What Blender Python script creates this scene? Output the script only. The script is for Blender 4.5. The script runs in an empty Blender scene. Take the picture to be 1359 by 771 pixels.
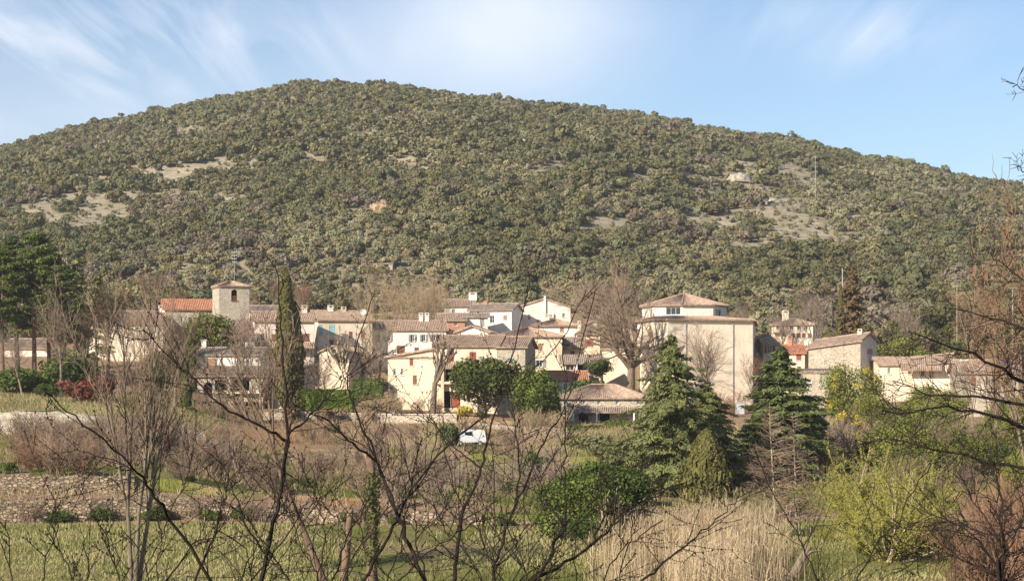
import bpy, math, random
import numpy as np
from mathutils import Vector, noise as mnoise

SC = bpy.context.scene
COL = SC.collection
F, CX, HY = 2300.0, 679.5, 500.0
rnd = random.Random(7)
rng = np.random.default_rng(7)
R = math.radians


def P(px, py, Y):
    return Vector(((px - CX) / F * Y, Y, (HY - py) / F * Y))


def X(px, Y):
    return (px - CX) / F * Y


def Z(py, Y):
    return (HY - py) / F * Y


def S(r, g, b):
    f = lambda c: (c / 255 / 12.92) if c / 255 <= 0.04045 else ((c / 255 + 0.055) / 1.055) ** 2.4
    return (f(r), f(g), f(b), 1.0)


# ------------------------------------------------------------------ object helpers
def tag(o, label=None, cat=None, group=None, kind=None):
    if label: o['label'] = label
    if cat: o['category'] = cat
    if group: o['group'] = group
    if kind: o['kind'] = kind
    return o


def empty(name, loc, label=None, cat=None, group=None):
    o = bpy.data.objects.new(name, None)
    o.empty_display_size = 0.3
    COL.objects.link(o)
    o.location = loc
    return tag(o, label, cat, group)


def children(o):
    return [c for c in o.children]


def copy_tree(o, parent=None):
    c = o.copy()
    COL.objects.link(c)
    c.parent = parent
    for ch in list(o.children):
        copy_tree(ch, c)
    return c


class MB:
    """collects faces into one mesh"""
    def __init__(self):
        self.v = []
        self.f = []
        self.m = []

    def face(self, pts, mi=0):
        n = len(self.v)
        self.v.extend([tuple(p) for p in pts])
        self.f.append(tuple(range(n, n + len(pts))))
        self.m.append(mi)

    def box(self, c, s, ax=None, mi=0):
        """box centre c, full size s, axes ax (3 vectors)"""
        c = Vector(c)
        ax = ax or (Vector((1, 0, 0)), Vector((0, 1, 0)), Vector((0, 0, 1)))
        n = len(self.v)
        for sx in (-.5, .5):
            for sy in (-.5, .5):
                for sz in (-.5, .5):
                    self.v.append(tuple(c + ax[0] * (s[0] * sx) + ax[1] * (s[1] * sy) + ax[2] * (s[2] * sz)))
        for q in ((0, 1, 3, 2), (4, 6, 7, 5), (0, 4, 5, 1), (2, 3, 7, 6), (0, 2, 6, 4), (1, 5, 7, 3)):
            self.f.append(tuple(n + i for i in q))
            self.m.append(mi)

    def tube(self, pts, rads, sides=5, mi=0, cap=False):
        n0 = len(self.v)
        k = len(pts)
        prev = None
        for i in range(k):
            a = pts[max(0, i - 1)]
            b = pts[min(k - 1, i + 1)]
            d = (b - a)
            if d.length < 1e-9: d = Vector((0, 0, 1))
            d.normalize()
            if prev is None:
                u = d.orthogonal().normalized()
            else:
                u = (prev - d * prev.dot(d))
                u = u.normalized() if u.length > 1e-6 else d.orthogonal().normalized()
            prev = u
            w = d.cross(u)
            for j in range(sides):
                t = 2 * math.pi * j / sides
                self.v.append(tuple(pts[i] + (u * math.cos(t) + w * math.sin(t)) * rads[i]))
        for i in range(k - 1):
            for j in range(sides):
                a = n0 + i * sides + j
                b = n0 + i * sides + (j + 1) % sides
                self.f.append((a, b, b + sides, a + sides))
                self.m.append(mi)
        if cap:
            self.f.append(tuple(n0 + (k - 1) * sides + j for j in range(sides)))
            self.m.append(mi)

    def build(self, name, mats, parent=None, off=None, smooth=False):
        me = bpy.data.meshes.new(name)
        vs = self.v
        if off is not None:
            vs = [(v[0] - off[0], v[1] - off[1], v[2] - off[2]) for v in vs]
        me.from_pydata(vs, [], self.f)
        if not isinstance(mats, (list, tuple)): mats = [mats]
        for m in mats: me.materials.append(m)
        if len(mats) > 1: me.polygons.foreach_set('material_index', self.m)
        if smooth: me.polygons.foreach_set('use_smooth', [True] * len(self.f))
        me.update()
        o = bpy.data.objects.new(name, me)
        COL.objects.link(o)
        o.parent = parent
        return o


def np_mesh(name, v, q, mats, attr=None, smooth=False):
    """v (N,3), q (M,4) quads -> mesh; attr: {name: (N,) floats}"""
    me = bpy.data.meshes.new(name)
    N, M = len(v), len(q)
    k = q.shape[1]
    me.vertices.add(N)
    me.vertices.foreach_set('co', np.ascontiguousarray(v, dtype=np.float32).ravel())
    me.loops.add(M * k)
    me.loops.foreach_set('vertex_index', np.ascontiguousarray(q, dtype=np.int32).ravel())
    me.polygons.add(M)
    me.polygons.foreach_set('loop_start', np.arange(0, M * k, k, dtype=np.int32))
    me.polygons.foreach_set('loop_total', np.full(M, k, dtype=np.int32))
    me.update(calc_edges=True)
    if attr:
        for a, vals in attr.items():
            vals = np.asarray(vals, dtype=np.float32)
            if vals.ndim == 1:
                at = me.attributes.new(a, 'FLOAT', 'POINT')
                at.data.foreach_set('value', vals)
            else:
                at = me.attributes.new(a, 'FLOAT_COLOR', 'POINT')
                c = np.ones((N, 4), np.float32); c[:, :3] = vals[:, :3]
                at.data.foreach_set('color', c.ravel())
    for m in (mats if isinstance(mats, (list, tuple)) else [mats]): me.materials.append(m)
    if smooth: me.polygons.foreach_set('use_smooth', np.ones(M, dtype=bool))
    me.validate()
    return me


def link(name, me, parent=None):
    o = bpy.data.objects.new(name, me)
    COL.objects.link(o)
    o.parent = parent
    return o


# ------------------------------------------------------------------ noise (numpy)
def _h(ix, iy, s):
    n = (ix.astype(np.int64) * 374761393 + iy.astype(np.int64) * 668265263 + s * 1442695041) & 0xffffffff
    n = ((n ^ (n >> 13)) * 1274126177) & 0xffffffff
    return ((n ^ (n >> 16)) & 0xffff) / 65535.0


def vnoise(x, y, s=0):
    x = np.asarray(x, float); y = np.asarray(y, float)
    ix, iy = np.floor(x), np.floor(y)
    fx, fy = x - ix, y - iy
    fx = fx * fx * (3 - 2 * fx); fy = fy * fy * (3 - 2 * fy)
    a = _h(ix, iy, s); b = _h(ix + 1, iy, s); c = _h(ix, iy + 1, s); d = _h(ix + 1, iy + 1, s)
    return (a + (b - a) * fx) * (1 - fy) + (c + (d - c) * fx) * fy


def fbm(x, y, s=0, o=4):
    t = 0; a = 0.5; n = 0
    for i in range(o):
        t = t + a * vnoise(x * 2 ** i, y * 2 ** i, s + i * 17); n += a; a *= 0.5
    return t / n


# ------------------------------------------------------------------ materials
class NT:
    def __init__(self, name):
        self.mat = bpy.data.materials.new(name)
        self.mat.use_nodes = True
        self.t = self.mat.node_tree
        self.t.nodes.clear()
        self.out = self.n('ShaderNodeOutputMaterial')

    def n(self, ty, **kw):
        nd = self.t.nodes.new(ty)
        for k, v in kw.items(): setattr(nd, k, v)
        return nd

    def l(self, a, b):
        self.t.links.new(a, b)

    def setin(self, nd, **kw):
        for k, v in kw.items():
            nd.inputs[k.replace('_', ' ')].default_value = v
        return nd

    def coord(self, scale=(1, 1, 1)):
        tc = self.n('ShaderNodeTexCoord')
        mp = self.n('ShaderNodeMapping')
        mp.inputs['Scale'].default_value = scale
        self.l(tc.outputs['Object'], mp.inputs['Vector'])
        return mp.outputs['Vector']

    def noise(self, vec, scale, detail=4, rough=0.6):
        nd = self.n('ShaderNodeTexNoise')
        nd.inputs['Scale'].default_value = scale
        nd.inputs['Detail'].default_value = detail
        nd.inputs['Roughness'].default_value = rough
        self.l(vec, nd.inputs['Vector'])
        return nd.outputs['Fac']

    def ramp(self, fac, stops, interp='LINEAR'):
        nd = self.n('ShaderNodeValToRGB')
        cr = nd.color_ramp
        cr.interpolation = interp
        while len(cr.elements) < len(stops): cr.elements.new(0.5)
        for e, (p, c) in zip(cr.elements, stops):
            e.position = p
            e.color = c if len(c) == 4 else (*c, 1)
        self.l(fac, nd.inputs['Fac'])
        return nd.outputs['Color']

    def mix(self, fac, a, b, mode='MIX'):
        nd = self.n('ShaderNodeMix', data_type='RGBA', blend_type=mode)
        for s, i in ((fac, 0), (a, 6), (b, 7)):
            if hasattr(s, 'links'): self.l(s, nd.inputs[i])
            else: nd.inputs[i].default_value = s
        return nd.outputs[2]

    def math(self, op, a, b=0.0, clamp=False):
        nd = self.n('ShaderNodeMath', operation=op, use_clamp=clamp)
        for s, i in ((a, 0), (b, 1)):
            if hasattr(s, 'links'): self.l(s, nd.inputs[i])
            else: nd.inputs[i].default_value = s
        return nd.outputs[0]

    def attr(self, name):
        nd = self.n('ShaderNodeAttribute', attribute_name=name)
        return nd

    def principled(self, col, rough=0.9, bump=None, bstr=0.3, bdist=0.05, spec=0.2, metal=0.0):
        p = self.n('ShaderNodeBsdfPrincipled')
        if hasattr(col, 'links'): self.l(col, p.inputs['Base Color'])
        else: p.inputs['Base Color'].default_value = col
        p.inputs['Roughness'].default_value = rough
        p.inputs['Specular IOR Level'].default_value = spec
        p.inputs['Metallic'].default_value = metal
        if bump is not None:
            b = self.n('ShaderNodeBump')
            b.inputs['Strength'].default_value = bstr
            b.inputs['Distance'].default_value = bdist
            self.l(bump, b.inputs['Height'])
            self.l(b.outputs['Normal'], p.inputs['Normal'])
        self.l(p.outputs[0], self.out.inputs['Surface'])
        return self.mat


def sc(c, k):
    return (c[0] * k, c[1] * k, c[2] * k, 1)


def mat_plaster(name, col, stain=0.35):
    t = NT(name)
    v = t.coord()
    n1 = t.noise(v, 0.55, 5, 0.65)
    n2 = t.noise(t.coord((1.6, 1.6, 0.22)), 1.3, 4, 0.6)
    c = t.ramp(n1, [(0.25, sc(col, 1 - stain * 0.7)), (0.5, col), (0.75, sc(col, 1.08))])
    d = t.ramp(n2, [(0.45, (1, 1, 1)), (0.70, (1 - stain * 0.36, 1 - stain * 0.42, 1 - stain * 0.52))])
    c = t.mix(1.0, c, d, 'MULTIPLY')
    pt = t.ramp(t.noise(t.coord((1, 1, 1.4)), 0.42, 6, 0.72), [(0.54, (1, 1, 1)), (0.60, (0.86, 0.78, 0.67))])
    c = t.mix(min(1.0, stain * 2.0), c, pt, 'MULTIPLY')
    n3 = t.noise(v, 9, 3)
    c = t.mix(0.25, c, t.ramp(n3, [(0.3, sc(col, 0.6)), (0.7, sc(col, 1.1))]))
    return t.principled(c, 0.95, n3, 0.4, 0.02)


def mat_stone(name, cols, scale=3.2, mortar=(0.30, 0.25, 0.19), squash=1.6, bd=0.08):
    t = NT(name)
    v = t.coord((1, 1, squash))
    w = t.n('ShaderNodeTexVoronoi', feature='F1')
    w.inputs['Scale'].default_value = scale
    t.l(v, w.inputs['Vector'])
    e = t.n('ShaderNodeTexVoronoi', feature='DISTANCE_TO_EDGE')
    e.inputs['Scale'].default_value = scale
    t.l(v, e.inputs['Vector'])
    sp = t.n('ShaderNodeSeparateColor')
    t.l(w.outputs['Color'], sp.inputs[0])
    c = t.ramp(sp.outputs[0], [(i / (len(cols) - 1), k) for i, k in enumerate(cols)])
    n = t.noise(t.coord(), 0.6, 4)
    c = t.mix(0.5, c, t.ramp(n, [(0.3, (0.55, 0.52, 0.48)), (0.7, (1.15, 1.1, 1.0))]), 'MULTIPLY')
    edge = t.ramp(e.outputs['Distance'], [(0.02, (0, 0, 0)), (0.11, (1, 1, 1))])
    c = t.mix(edge, (*mortar, 1), c)
    return t.principled(c, 0.95, edge, 0.7, bd)


def mat_roof(name, cols, lichen=0.35):
    t = NT(name)
    v = t.coord()
    n1 = t.noise(v, 0.7, 4, 0.65)
    w = t.n('ShaderNodeTexVoronoi', feature='F1')
    w.inputs['Scale'].default_value = 3.4
    t.l(v, w.inputs['Vector'])
    sp = t.n('ShaderNodeSeparateColor')
    t.l(w.outputs['Color'], sp.inputs[0])
    c = t.ramp(sp.outputs[0], [(i / (len(cols) - 1), k) for i, k in enumerate(cols)])
    g = t.ramp(n1, [(0.35, (1, 1, 1)), (0.7, (1 - lichen, 1 - lichen * 0.95, 1 - lichen * 0.8))])
    c = t.mix(1.0, c, g, 'MULTIPLY')
    n3 = t.noise(v, 7, 3)
    c = t.mix(0.35, c, t.ramp(n3, [(0.35, sc(cols[0], 0.55)), (0.7, sc(cols[-1], 1.25))]))
    return t.principled(c, 0.9, n3, 0.5, 0.03)


def mat_wood(name, col, rough=0.7):
    t = NT(name)
    n = t.noise(t.coord((6, 6, 0.8)), 4, 3)
    c = t.ramp(n, [(0.3, sc(col, 0.65)), (0.7, sc(col, 1.15))])
    return t.principled(c, rough, n, 0.3, 0.01)


def mat_plain(name, col, rough=0.6, spec=0.3, metal=0.0, var=0.12):
    t = NT(name)
    n = t.noise(t.coord(), 3.0, 4)
    c = t.ramp(n, [(0.3, sc(col, 1 - var)), (0.7, sc(col, 1 + var))])
    return t.principled(c, rough, None, spec=spec, metal=metal)


def mat_leaf(name, dark, light, trans=0.25, hue_obj=0.25, spec=0.15):
    """foliage: colour from the per-leaf attribute 'v' and a random tint for each tree"""
    t = NT(name)
    a = t.attr('v')
    c = t.ramp(a.outputs['Fac'], [(0.0, dark), (1.0, light)])
    oi = t.n('ShaderNodeObjectInfo')
    k = t.ramp(oi.outputs['Random'], [(0, (1 - hue_obj, 1 - hue_obj, 1 - hue_obj * 0.8)), (0.5, (1, 1, 1)), (1, (1 + hue_obj, 1 + hue_obj * 0.7, 1 + hue_obj * 0.1))])
    c = t.mix(1.0, c, k, 'MULTIPLY')
    d = t.n('ShaderNodeBsdfDiffuse')
    t.l(c, d.inputs['Color'])
    tr = t.n('ShaderNodeBsdfTranslucent')
    t.l(c, tr.inputs['Color'])
    m = t.n('ShaderNodeMixShader')
    m.inputs[0].default_value = trans
    t.l(d.outputs[0], m.inputs[1]); t.l(tr.outputs[0], m.inputs[2])
    t.l(m.outputs[0], t.out.inputs['Surface'])
    return t.mat


def mat_bark(name, a, b, scale=5.0):
    t = NT(name)
    n = t.noise(t.coord((1, 1, 0.35)), scale, 4, 0.7)
    oi = t.n('ShaderNodeObjectInfo')
    c = t.ramp(n, [(0.32, a), (0.68, b)])
    k = t.ramp(oi.outputs['Random'], [(0, (0.8, 0.8, 0.8)), (1, (1.15, 1.1, 1.05))])
    c = t.mix(1.0, c, k, 'MULTIPLY')
    return t.principled(c, 0.95, n, 0.6, 0.03, spec=0.1)


M = {}
M['cream'] = mat_plaster('cream_plaster', (0.68, 0.555, 0.41, 1), 0.42)
M['pale'] = mat_plaster('pale_plaster', (0.70, 0.595, 0.46, 1), 0.42)
M['white'] = mat_plaster('white_plaster', (0.73, 0.68, 0.60, 1), 0.30)
M['grey'] = mat_plaster('grey_plaster', (0.56, 0.51, 0.44, 1), 0.4)  # also stands for shade on the barn and the tower lean-to
M['pink'] = mat_plaster('pink_plaster', (0.72, 0.60, 0.52, 1), 0.3)
M['ochre'] = mat_plaster('ochre_plaster', (0.64, 0.49, 0.34, 1), 0.3)
M['brick'] = mat_plaster('brick_red_render', (0.42, 0.21, 0.14, 1), 0.3)
M['aged'] = mat_plaster('aged_plaster', (0.84, 0.70, 0.53, 1), 0.40)
M['stone'] = mat_stone('rubble_stone', [(0.34, 0.28, 0.21, 1), (0.50, 0.42, 0.32, 1), (0.62, 0.53, 0.42, 1)], 4.6, (0.52, 0.45, 0.35))
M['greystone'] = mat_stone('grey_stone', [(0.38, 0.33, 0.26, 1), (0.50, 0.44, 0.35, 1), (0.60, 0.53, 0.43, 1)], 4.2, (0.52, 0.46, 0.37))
M['dry'] = mat_stone('dry_stone', [(0.18, 0.13, 0.085, 1), (0.30, 0.225, 0.15, 1), (0.44, 0.34, 0.235, 1)], 3.5, (0.11, 0.09, 0.065), 1.8, 0.12)
M['roof'] = mat_roof('canal_tile', [(0.25, 0.165, 0.11, 1), (0.38, 0.255, 0.175, 1), (0.50, 0.36, 0.26, 1)])
M['roof_old'] = mat_roof('old_canal_tile', [(0.24, 0.175, 0.125, 1), (0.36, 0.27, 0.195, 1), (0.47, 0.37, 0.28, 1)], 0.4)
M['roof_red'] = mat_roof('orange_canal_tile', [(0.34, 0.13, 0.07, 1), (0.46, 0.19, 0.10, 1), (0.52, 0.27, 0.16, 1)], 0.2)
M['roof_pink'] = mat_roof('pink_canal_tile', [(0.24, 0.15, 0.10, 1), (0.38, 0.26, 0.18, 1), (0.52, 0.39, 0.29, 1)], 0.25)
M['red_wood'] = mat_wood('red_shutter_paint', (0.26, 0.075, 0.04, 1))
M['brown_wood'] = mat_wood('brown_shutter_paint', (0.20, 0.10, 0.06, 1))
M['tan_wood'] = mat_wood('tan_shutter_paint', (0.36, 0.21, 0.12, 1))
M['blue_wood'] = mat_wood('turquoise_paint', (0.30, 0.52, 0.55, 1))
M['grey_wood'] = mat_wood('grey_paint', (0.30, 0.29, 0.27, 1))
M['frame'] = mat_wood('window_frame_paint', (0.62, 0.58, 0.52, 1))
M['glass'] = mat_plain('window_glass', (0.025, 0.03, 0.035, 1), 0.12, 0.5)
M['dark'] = mat_plain('painted_room_shade', (0.03, 0.026, 0.022, 1), 0.9, 0.1)  # near-black colour stands for the shade inside openings
M['metal'] = mat_plain('grey_metal', (0.40, 0.40, 0.40, 1), 0.5, 0.4)
M['zinc'] = mat_plain('zinc_pipe', (0.34, 0.33, 0.31, 1), 0.6, 0.4)
M['paint_white'] = mat_plain('white_paint', (0.66, 0.66, 0.64, 1), 0.35, 0.5, 0, 0.03)
M['rubber'] = mat_plain('tyre_rubber', (0.02, 0.02, 0.02, 1), 0.9, 0.1)
M['tarp'] = mat_plain('blue_panel', (0.10, 0.17, 0.35, 1), 0.4, 0.5)
M['sheet'] = mat_plain('white_sheet', (0.58, 0.56, 0.52, 1), 0.7, 0.3)

M['bark'] = mat_bark('grey_bark', (0.13, 0.10, 0.075, 1), (0.30, 0.23, 0.165, 1))
M['bark_pale'] = mat_bark('pale_bark', (0.24, 0.19, 0.13, 1), (0.42, 0.35, 0.26, 1))
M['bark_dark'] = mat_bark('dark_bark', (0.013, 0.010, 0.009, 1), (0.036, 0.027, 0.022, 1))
M['bark_red'] = mat_bark('red_bark', (0.12, 0.08, 0.055, 1), (0.24, 0.16, 0.11, 1))
M['twig'] = mat_bark('brown_twig', (0.14, 0.095, 0.07, 1), (0.28, 0.205, 0.145, 1), 1.0)
M['twig_red'] = mat_bark('russet_twig', (0.155, 0.085, 0.055, 1), (0.27, 0.165, 0.105, 1), 1.0)
M['twig_tan'] = mat_bark('tan_twig', (0.26, 0.185, 0.11, 1), (0.42, 0.32, 0.20, 1), 1.0)
M['twig_grey'] = mat_bark('grey_twig', (0.17, 0.125, 0.095, 1), (0.33, 0.255, 0.195, 1), 1.0)
M['twig_yellow'] = mat_bark('yellow_twig', (0.27, 0.235, 0.06, 1), (0.44, 0.39, 0.12, 1), 1.0)

M['oak'] = mat_leaf('holm_oak_leaf', (0.070, 0.070, 0.028, 1), (0.205, 0.190, 0.082, 1))
M['olive'] = mat_leaf('pale_scrub_leaf', (0.10, 0.10, 0.045, 1), (0.25, 0.235, 0.115, 1))
M['pine'] = mat_leaf('pine_needle', (0.050, 0.072, 0.022, 1), (0.19, 0.225, 0.075, 1))
M['cedar'] = mat_leaf('cedar_needle', (0.10, 0.115, 0.040, 1), (0.31, 0.32, 0.125, 1), 0.35, 0.1)
M['fir'] = mat_leaf('fir_needle', (0.085, 0.110, 0.038, 1), (0.25, 0.285, 0.110, 1), 0.35, 0.1)
M['dryfir'] = mat_leaf('dry_needle', (0.10, 0.065, 0.030, 1), (0.24, 0.165, 0.085, 1), 0.15, 0.1)
M['cypress'] = mat_leaf('cypress_leaf', (0.050, 0.050, 0.016, 1), (0.200, 0.180, 0.062, 1), 0.15, 0.1)
M['laurel'] = mat_leaf('laurel_leaf', (0.035, 0.048, 0.014, 1), (0.150, 0.165, 0.048, 1), 0.2, 0.15)
M['hedge'] = mat_leaf('hedge_leaf', (0.085, 0.13, 0.02, 1), (0.27, 0.35, 0.065, 1), 0.35, 0.05)
M['bush'] = mat_leaf('bush_leaf', (0.04, 0.065, 0.015, 1), (0.16, 0.20, 0.055, 1), 0.25, 0.3)
M['bamboo'] = mat_leaf('bamboo_leaf', (0.085, 0.10, 0.022, 1), (0.28, 0.285, 0.08, 1), 0.3, 0.2)
M['redleaf'] = mat_leaf('red_leaf', (0.11, 0.04, 0.028, 1), (0.24, 0.09, 0.062, 1), 0.25, 0.05)
M['mimosa'] = mat_leaf('mimosa_leaf', (0.10, 0.12, 0.03, 1), (0.27, 0.27, 0.07, 1), 0.25, 0.1)
M['blossom'] = mat_leaf('mimosa_blossom', (0.38, 0.29, 0.03, 1), (0.60, 0.50, 0.09, 1), 0.25, 0.1)
M['willow'] = mat_leaf('willow_leaf', (0.20, 0.19, 0.04, 1), (0.38, 0.355, 0.09, 1), 0.3, 0.1)
M['reed'] = mat_leaf('dry_reed', (0.30, 0.21, 0.115, 1), (0.62, 0.48, 0.30, 1), 0.25, 0.1)
M['grassblade'] = mat_leaf('grass_blade', (0.155, 0.165, 0.045, 1), (0.42, 0.365, 0.17, 1), 0.3, 0.0)
M['drygrass'] = mat_leaf('dry_grass', (0.24, 0.165, 0.09, 1), (0.48, 0.365, 0.215, 1), 0.3, 0.1)


def tint_leaf(name):
    """far wood: colour from attribute 'tint' (the species' own colour)"""
    t = NT(name)
    a = t.attr('tint')
    d = t.n('ShaderNodeBsdfDiffuse')
    t.l(a.outputs['Color'], d.inputs['Color'])
    tr = t.n('ShaderNodeBsdfTranslucent')
    t.l(a.outputs['Color'], tr.inputs['Color'])
    m = t.n('ShaderNodeMixShader')
    m.inputs[0].default_value = 0.2
    t.l(d.outputs[0], m.inputs[1]); t.l(tr.outputs[0], m.inputs[2])
    t.l(m.outputs[0], t.out.inputs['Surface'])
    return t.mat


M['wood'] = tint_leaf('far_wood_leaf')

# ------------------------------------------------------------------ camera, light, world
cam_d = bpy.data.cameras.new('camera')
cam = bpy.data.objects.new('camera', cam_d)
COL.objects.link(cam)
cam.location = (0, 0, 0)
cam.rotation_euler = (R(90), 0, 0)
cam_d.sensor_width = 36
cam_d.lens = 36 * F / 1359
cam_d.shift_y = (HY - 385.5) / 1359
cam_d.clip_start = 0.1
cam_d.clip_end = 8000
SC.camera = cam

SUN_AZ, SUN_EL = 42.0, 27.0      # degrees left of straight behind the camera, above the horizon
sv = Vector((-math.sin(R(SUN_AZ)) * math.cos(R(SUN_EL)), -math.cos(R(SUN_AZ)) * math.cos(R(SUN_EL)), math.sin(R(SUN_EL))))
sl = bpy.data.lights.new('sun', 'SUN')
sl.energy = 5.0
sl.angle = R(0.5)
sl.color = (1.0, 0.915, 0.785)
sun = bpy.data.objects.new('sun', sl)
COL.objects.link(sun)
sun.rotation_euler = (-sv).to_track_quat('-Z', 'Y').to_euler()
sun.location = (-60, -60, 60)

wd = bpy.data.worlds.new('World')
SC.world = wd
wd.use_nodes = True
nt = wd.node_tree
nt.nodes.clear()
wo = nt.nodes.new('ShaderNodeOutputWorld')
bg = nt.nodes.new('ShaderNodeBackground')
bg.inputs['Strength'].default_value = 0.085
sky = nt.nodes.new('ShaderNodeTexSky')
sky.sky_type = 'NISHITA'
sky.sun_disc = False
sky.sun_elevation = R(SUN_EL)
sky.sun_rotation = math.atan2(sv.x, sv.y)
sky.altitude = 200
sky.air_density = 1.0
sky.dust_density = 0.9
sky.ozone_density = 1.4
# thin cirrus: streaky noise over the direction of view on a high flat layer
tc = nt.nodes.new('ShaderNodeTexCoord')
sep = nt.nodes.new('ShaderNodeSeparateXYZ')
nt.links.new(tc.outputs['Generated'], sep.inputs[0])


def wmath(op, a, b=0.0, clamp=False):
    nd = nt.nodes.new('ShaderNodeMath'); nd.operation = op; nd.use_clamp = clamp
    for s, i in ((a, 0), (b, 1)):
        if hasattr(s, 'links'): nt.links.new(s, nd.inputs[i])
        else: nd.inputs[i].default_value = s
    return nd.outputs[0]


zz = wmath('ADD', sep.outputs[2], 0.06)
cu = wmath('DIVIDE', sep.outputs[0], zz)
cv = wmath('DIVIDE', sep.outputs[1], zz)


def wnoise(su, sv_, rot, scale, detail, off):
    cb = nt.nodes.new('ShaderNodeCombineXYZ')
    nt.links.new(cu, cb.inputs[0]); nt.links.new(cv, cb.inputs[1])
    mp = nt.nodes.new('ShaderNodeMapping')
    mp.inputs['Scale'].default_value = (su, sv_, 1)
    mp.inputs['Rotation'].default_value = (0, 0, rot)
    mp.inputs['Location'].default_value = off
    nt.links.new(cb.outputs[0], mp.inputs['Vector'])
    nn = nt.nodes.new('ShaderNodeTexNoise')
    nn.inputs['Scale'].default_value = scale
    nn.inputs['Detail'].default_value = detail
    nn.inputs['Roughness'].default_value = 0.55
    nn.inputs['Distortion'].default_value = 0.6
    nt.links.new(mp.outputs[0], nn.inputs['Vector'])
    return nn.outputs['Fac']


def spot(cx, cz, rx, rz):
    """soft elliptical bank of thin cloud in one part of the sky (direction cx, elevation cz)"""
    a = wmath('DIVIDE', wmath('SUBTRACT', wmath('DIVIDE', sep.outputs[0], sep.outputs[1]), cx), rx)
    b = wmath('DIVIDE', wmath('SUBTRACT', wmath('DIVIDE', sep.outputs[2], sep.outputs[1]), cz), rz)
    d = wmath('ADD', wmath('MULTIPLY', a, a), wmath('MULTIPLY', b, b))
    return wmath('POWER', 2.718, wmath('MULTIPLY', d, -1.0))


n_a = wnoise(1.0, 0.45, 0.5, 0.9, 6, (3.1, 1.7, 0))
n_b = wnoise(1.0, 0.25, -0.35, 2.2, 7, (0.4, 5.2, 0))
n_c = wnoise(1.6, 0.22, -0.5, 3.2, 8, (7.4, 2.2, 0))
c1 = wmath('MULTIPLY', spot(0.00, 0.205, 0.075, 0.045), wmath('ADD', wmath('MULTIPLY', n_a, 1.5), 0.05))
c2 = wmath('MULTIPLY', spot(-0.24, 0.195, 0.12, 0.03), wmath('MULTIPLY', wmath('SUBTRACT', n_c, 0.40, True), 4.5))
c3 = wmath('MULTIPLY', spot(-0.27, 0.15, 0.16, 0.05), wmath('ADD', wmath('MULTIPLY', n_b, 0.75), 0.0))
c4 = wmath('MULTIPLY', spot(0.20, 0.20, 0.06, 0.02), wmath('MULTIPLY', wmath('SUBTRACT', n_c, 0.35, True), 2.5))
c5 = wmath('MULTIPLY', wmath('SUBTRACT', n_a, 0.52, True), 0.7)
csum = wmath('ADD', wmath('ADD', wmath('ADD', c1, c2), wmath('ADD', c3, c4)), c5, True)
cfac = wmath('MULTIPLY', csum, 0.78, True)
mx = nt.nodes.new('ShaderNodeMix'); mx.data_type = 'RGBA'
nt.links.new(cfac, mx.inputs[0])
tintn = nt.nodes.new('ShaderNodeMix'); tintn.data_type = 'RGBA'; tintn.blend_type = 'MULTIPLY'
tintn.inputs[0].default_value = 1.0
nt.links.new(sky.outputs[0], tintn.inputs[6])
tintn.inputs[7].default_value = (0.92, 1.0, 1.10, 1)
nt.links.new(tintn.outputs[2], mx.inputs[6])
mx.inputs[7].default_value = (7.6, 7.9, 8.6, 1)
nt.links.new(mx.outputs[2], bg.inputs['Color'])
nt.links.new(bg.outputs[0], wo.inputs['Surface'])

SC.view_settings.view_transform = 'Standard'
SC.view_settings.look = 'None'
SC.view_settings.exposure = 0.70
SC.view_settings.gamma = 1.0
SC.cycles.max_bounces = 5
SC.cycles.diffuse_bounces = 2
SC.cycles.glossy_bounces = 2
SC.cycles.transmission_bounces = 2
SC.cycles.transparent_max_bounces = 4
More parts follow.
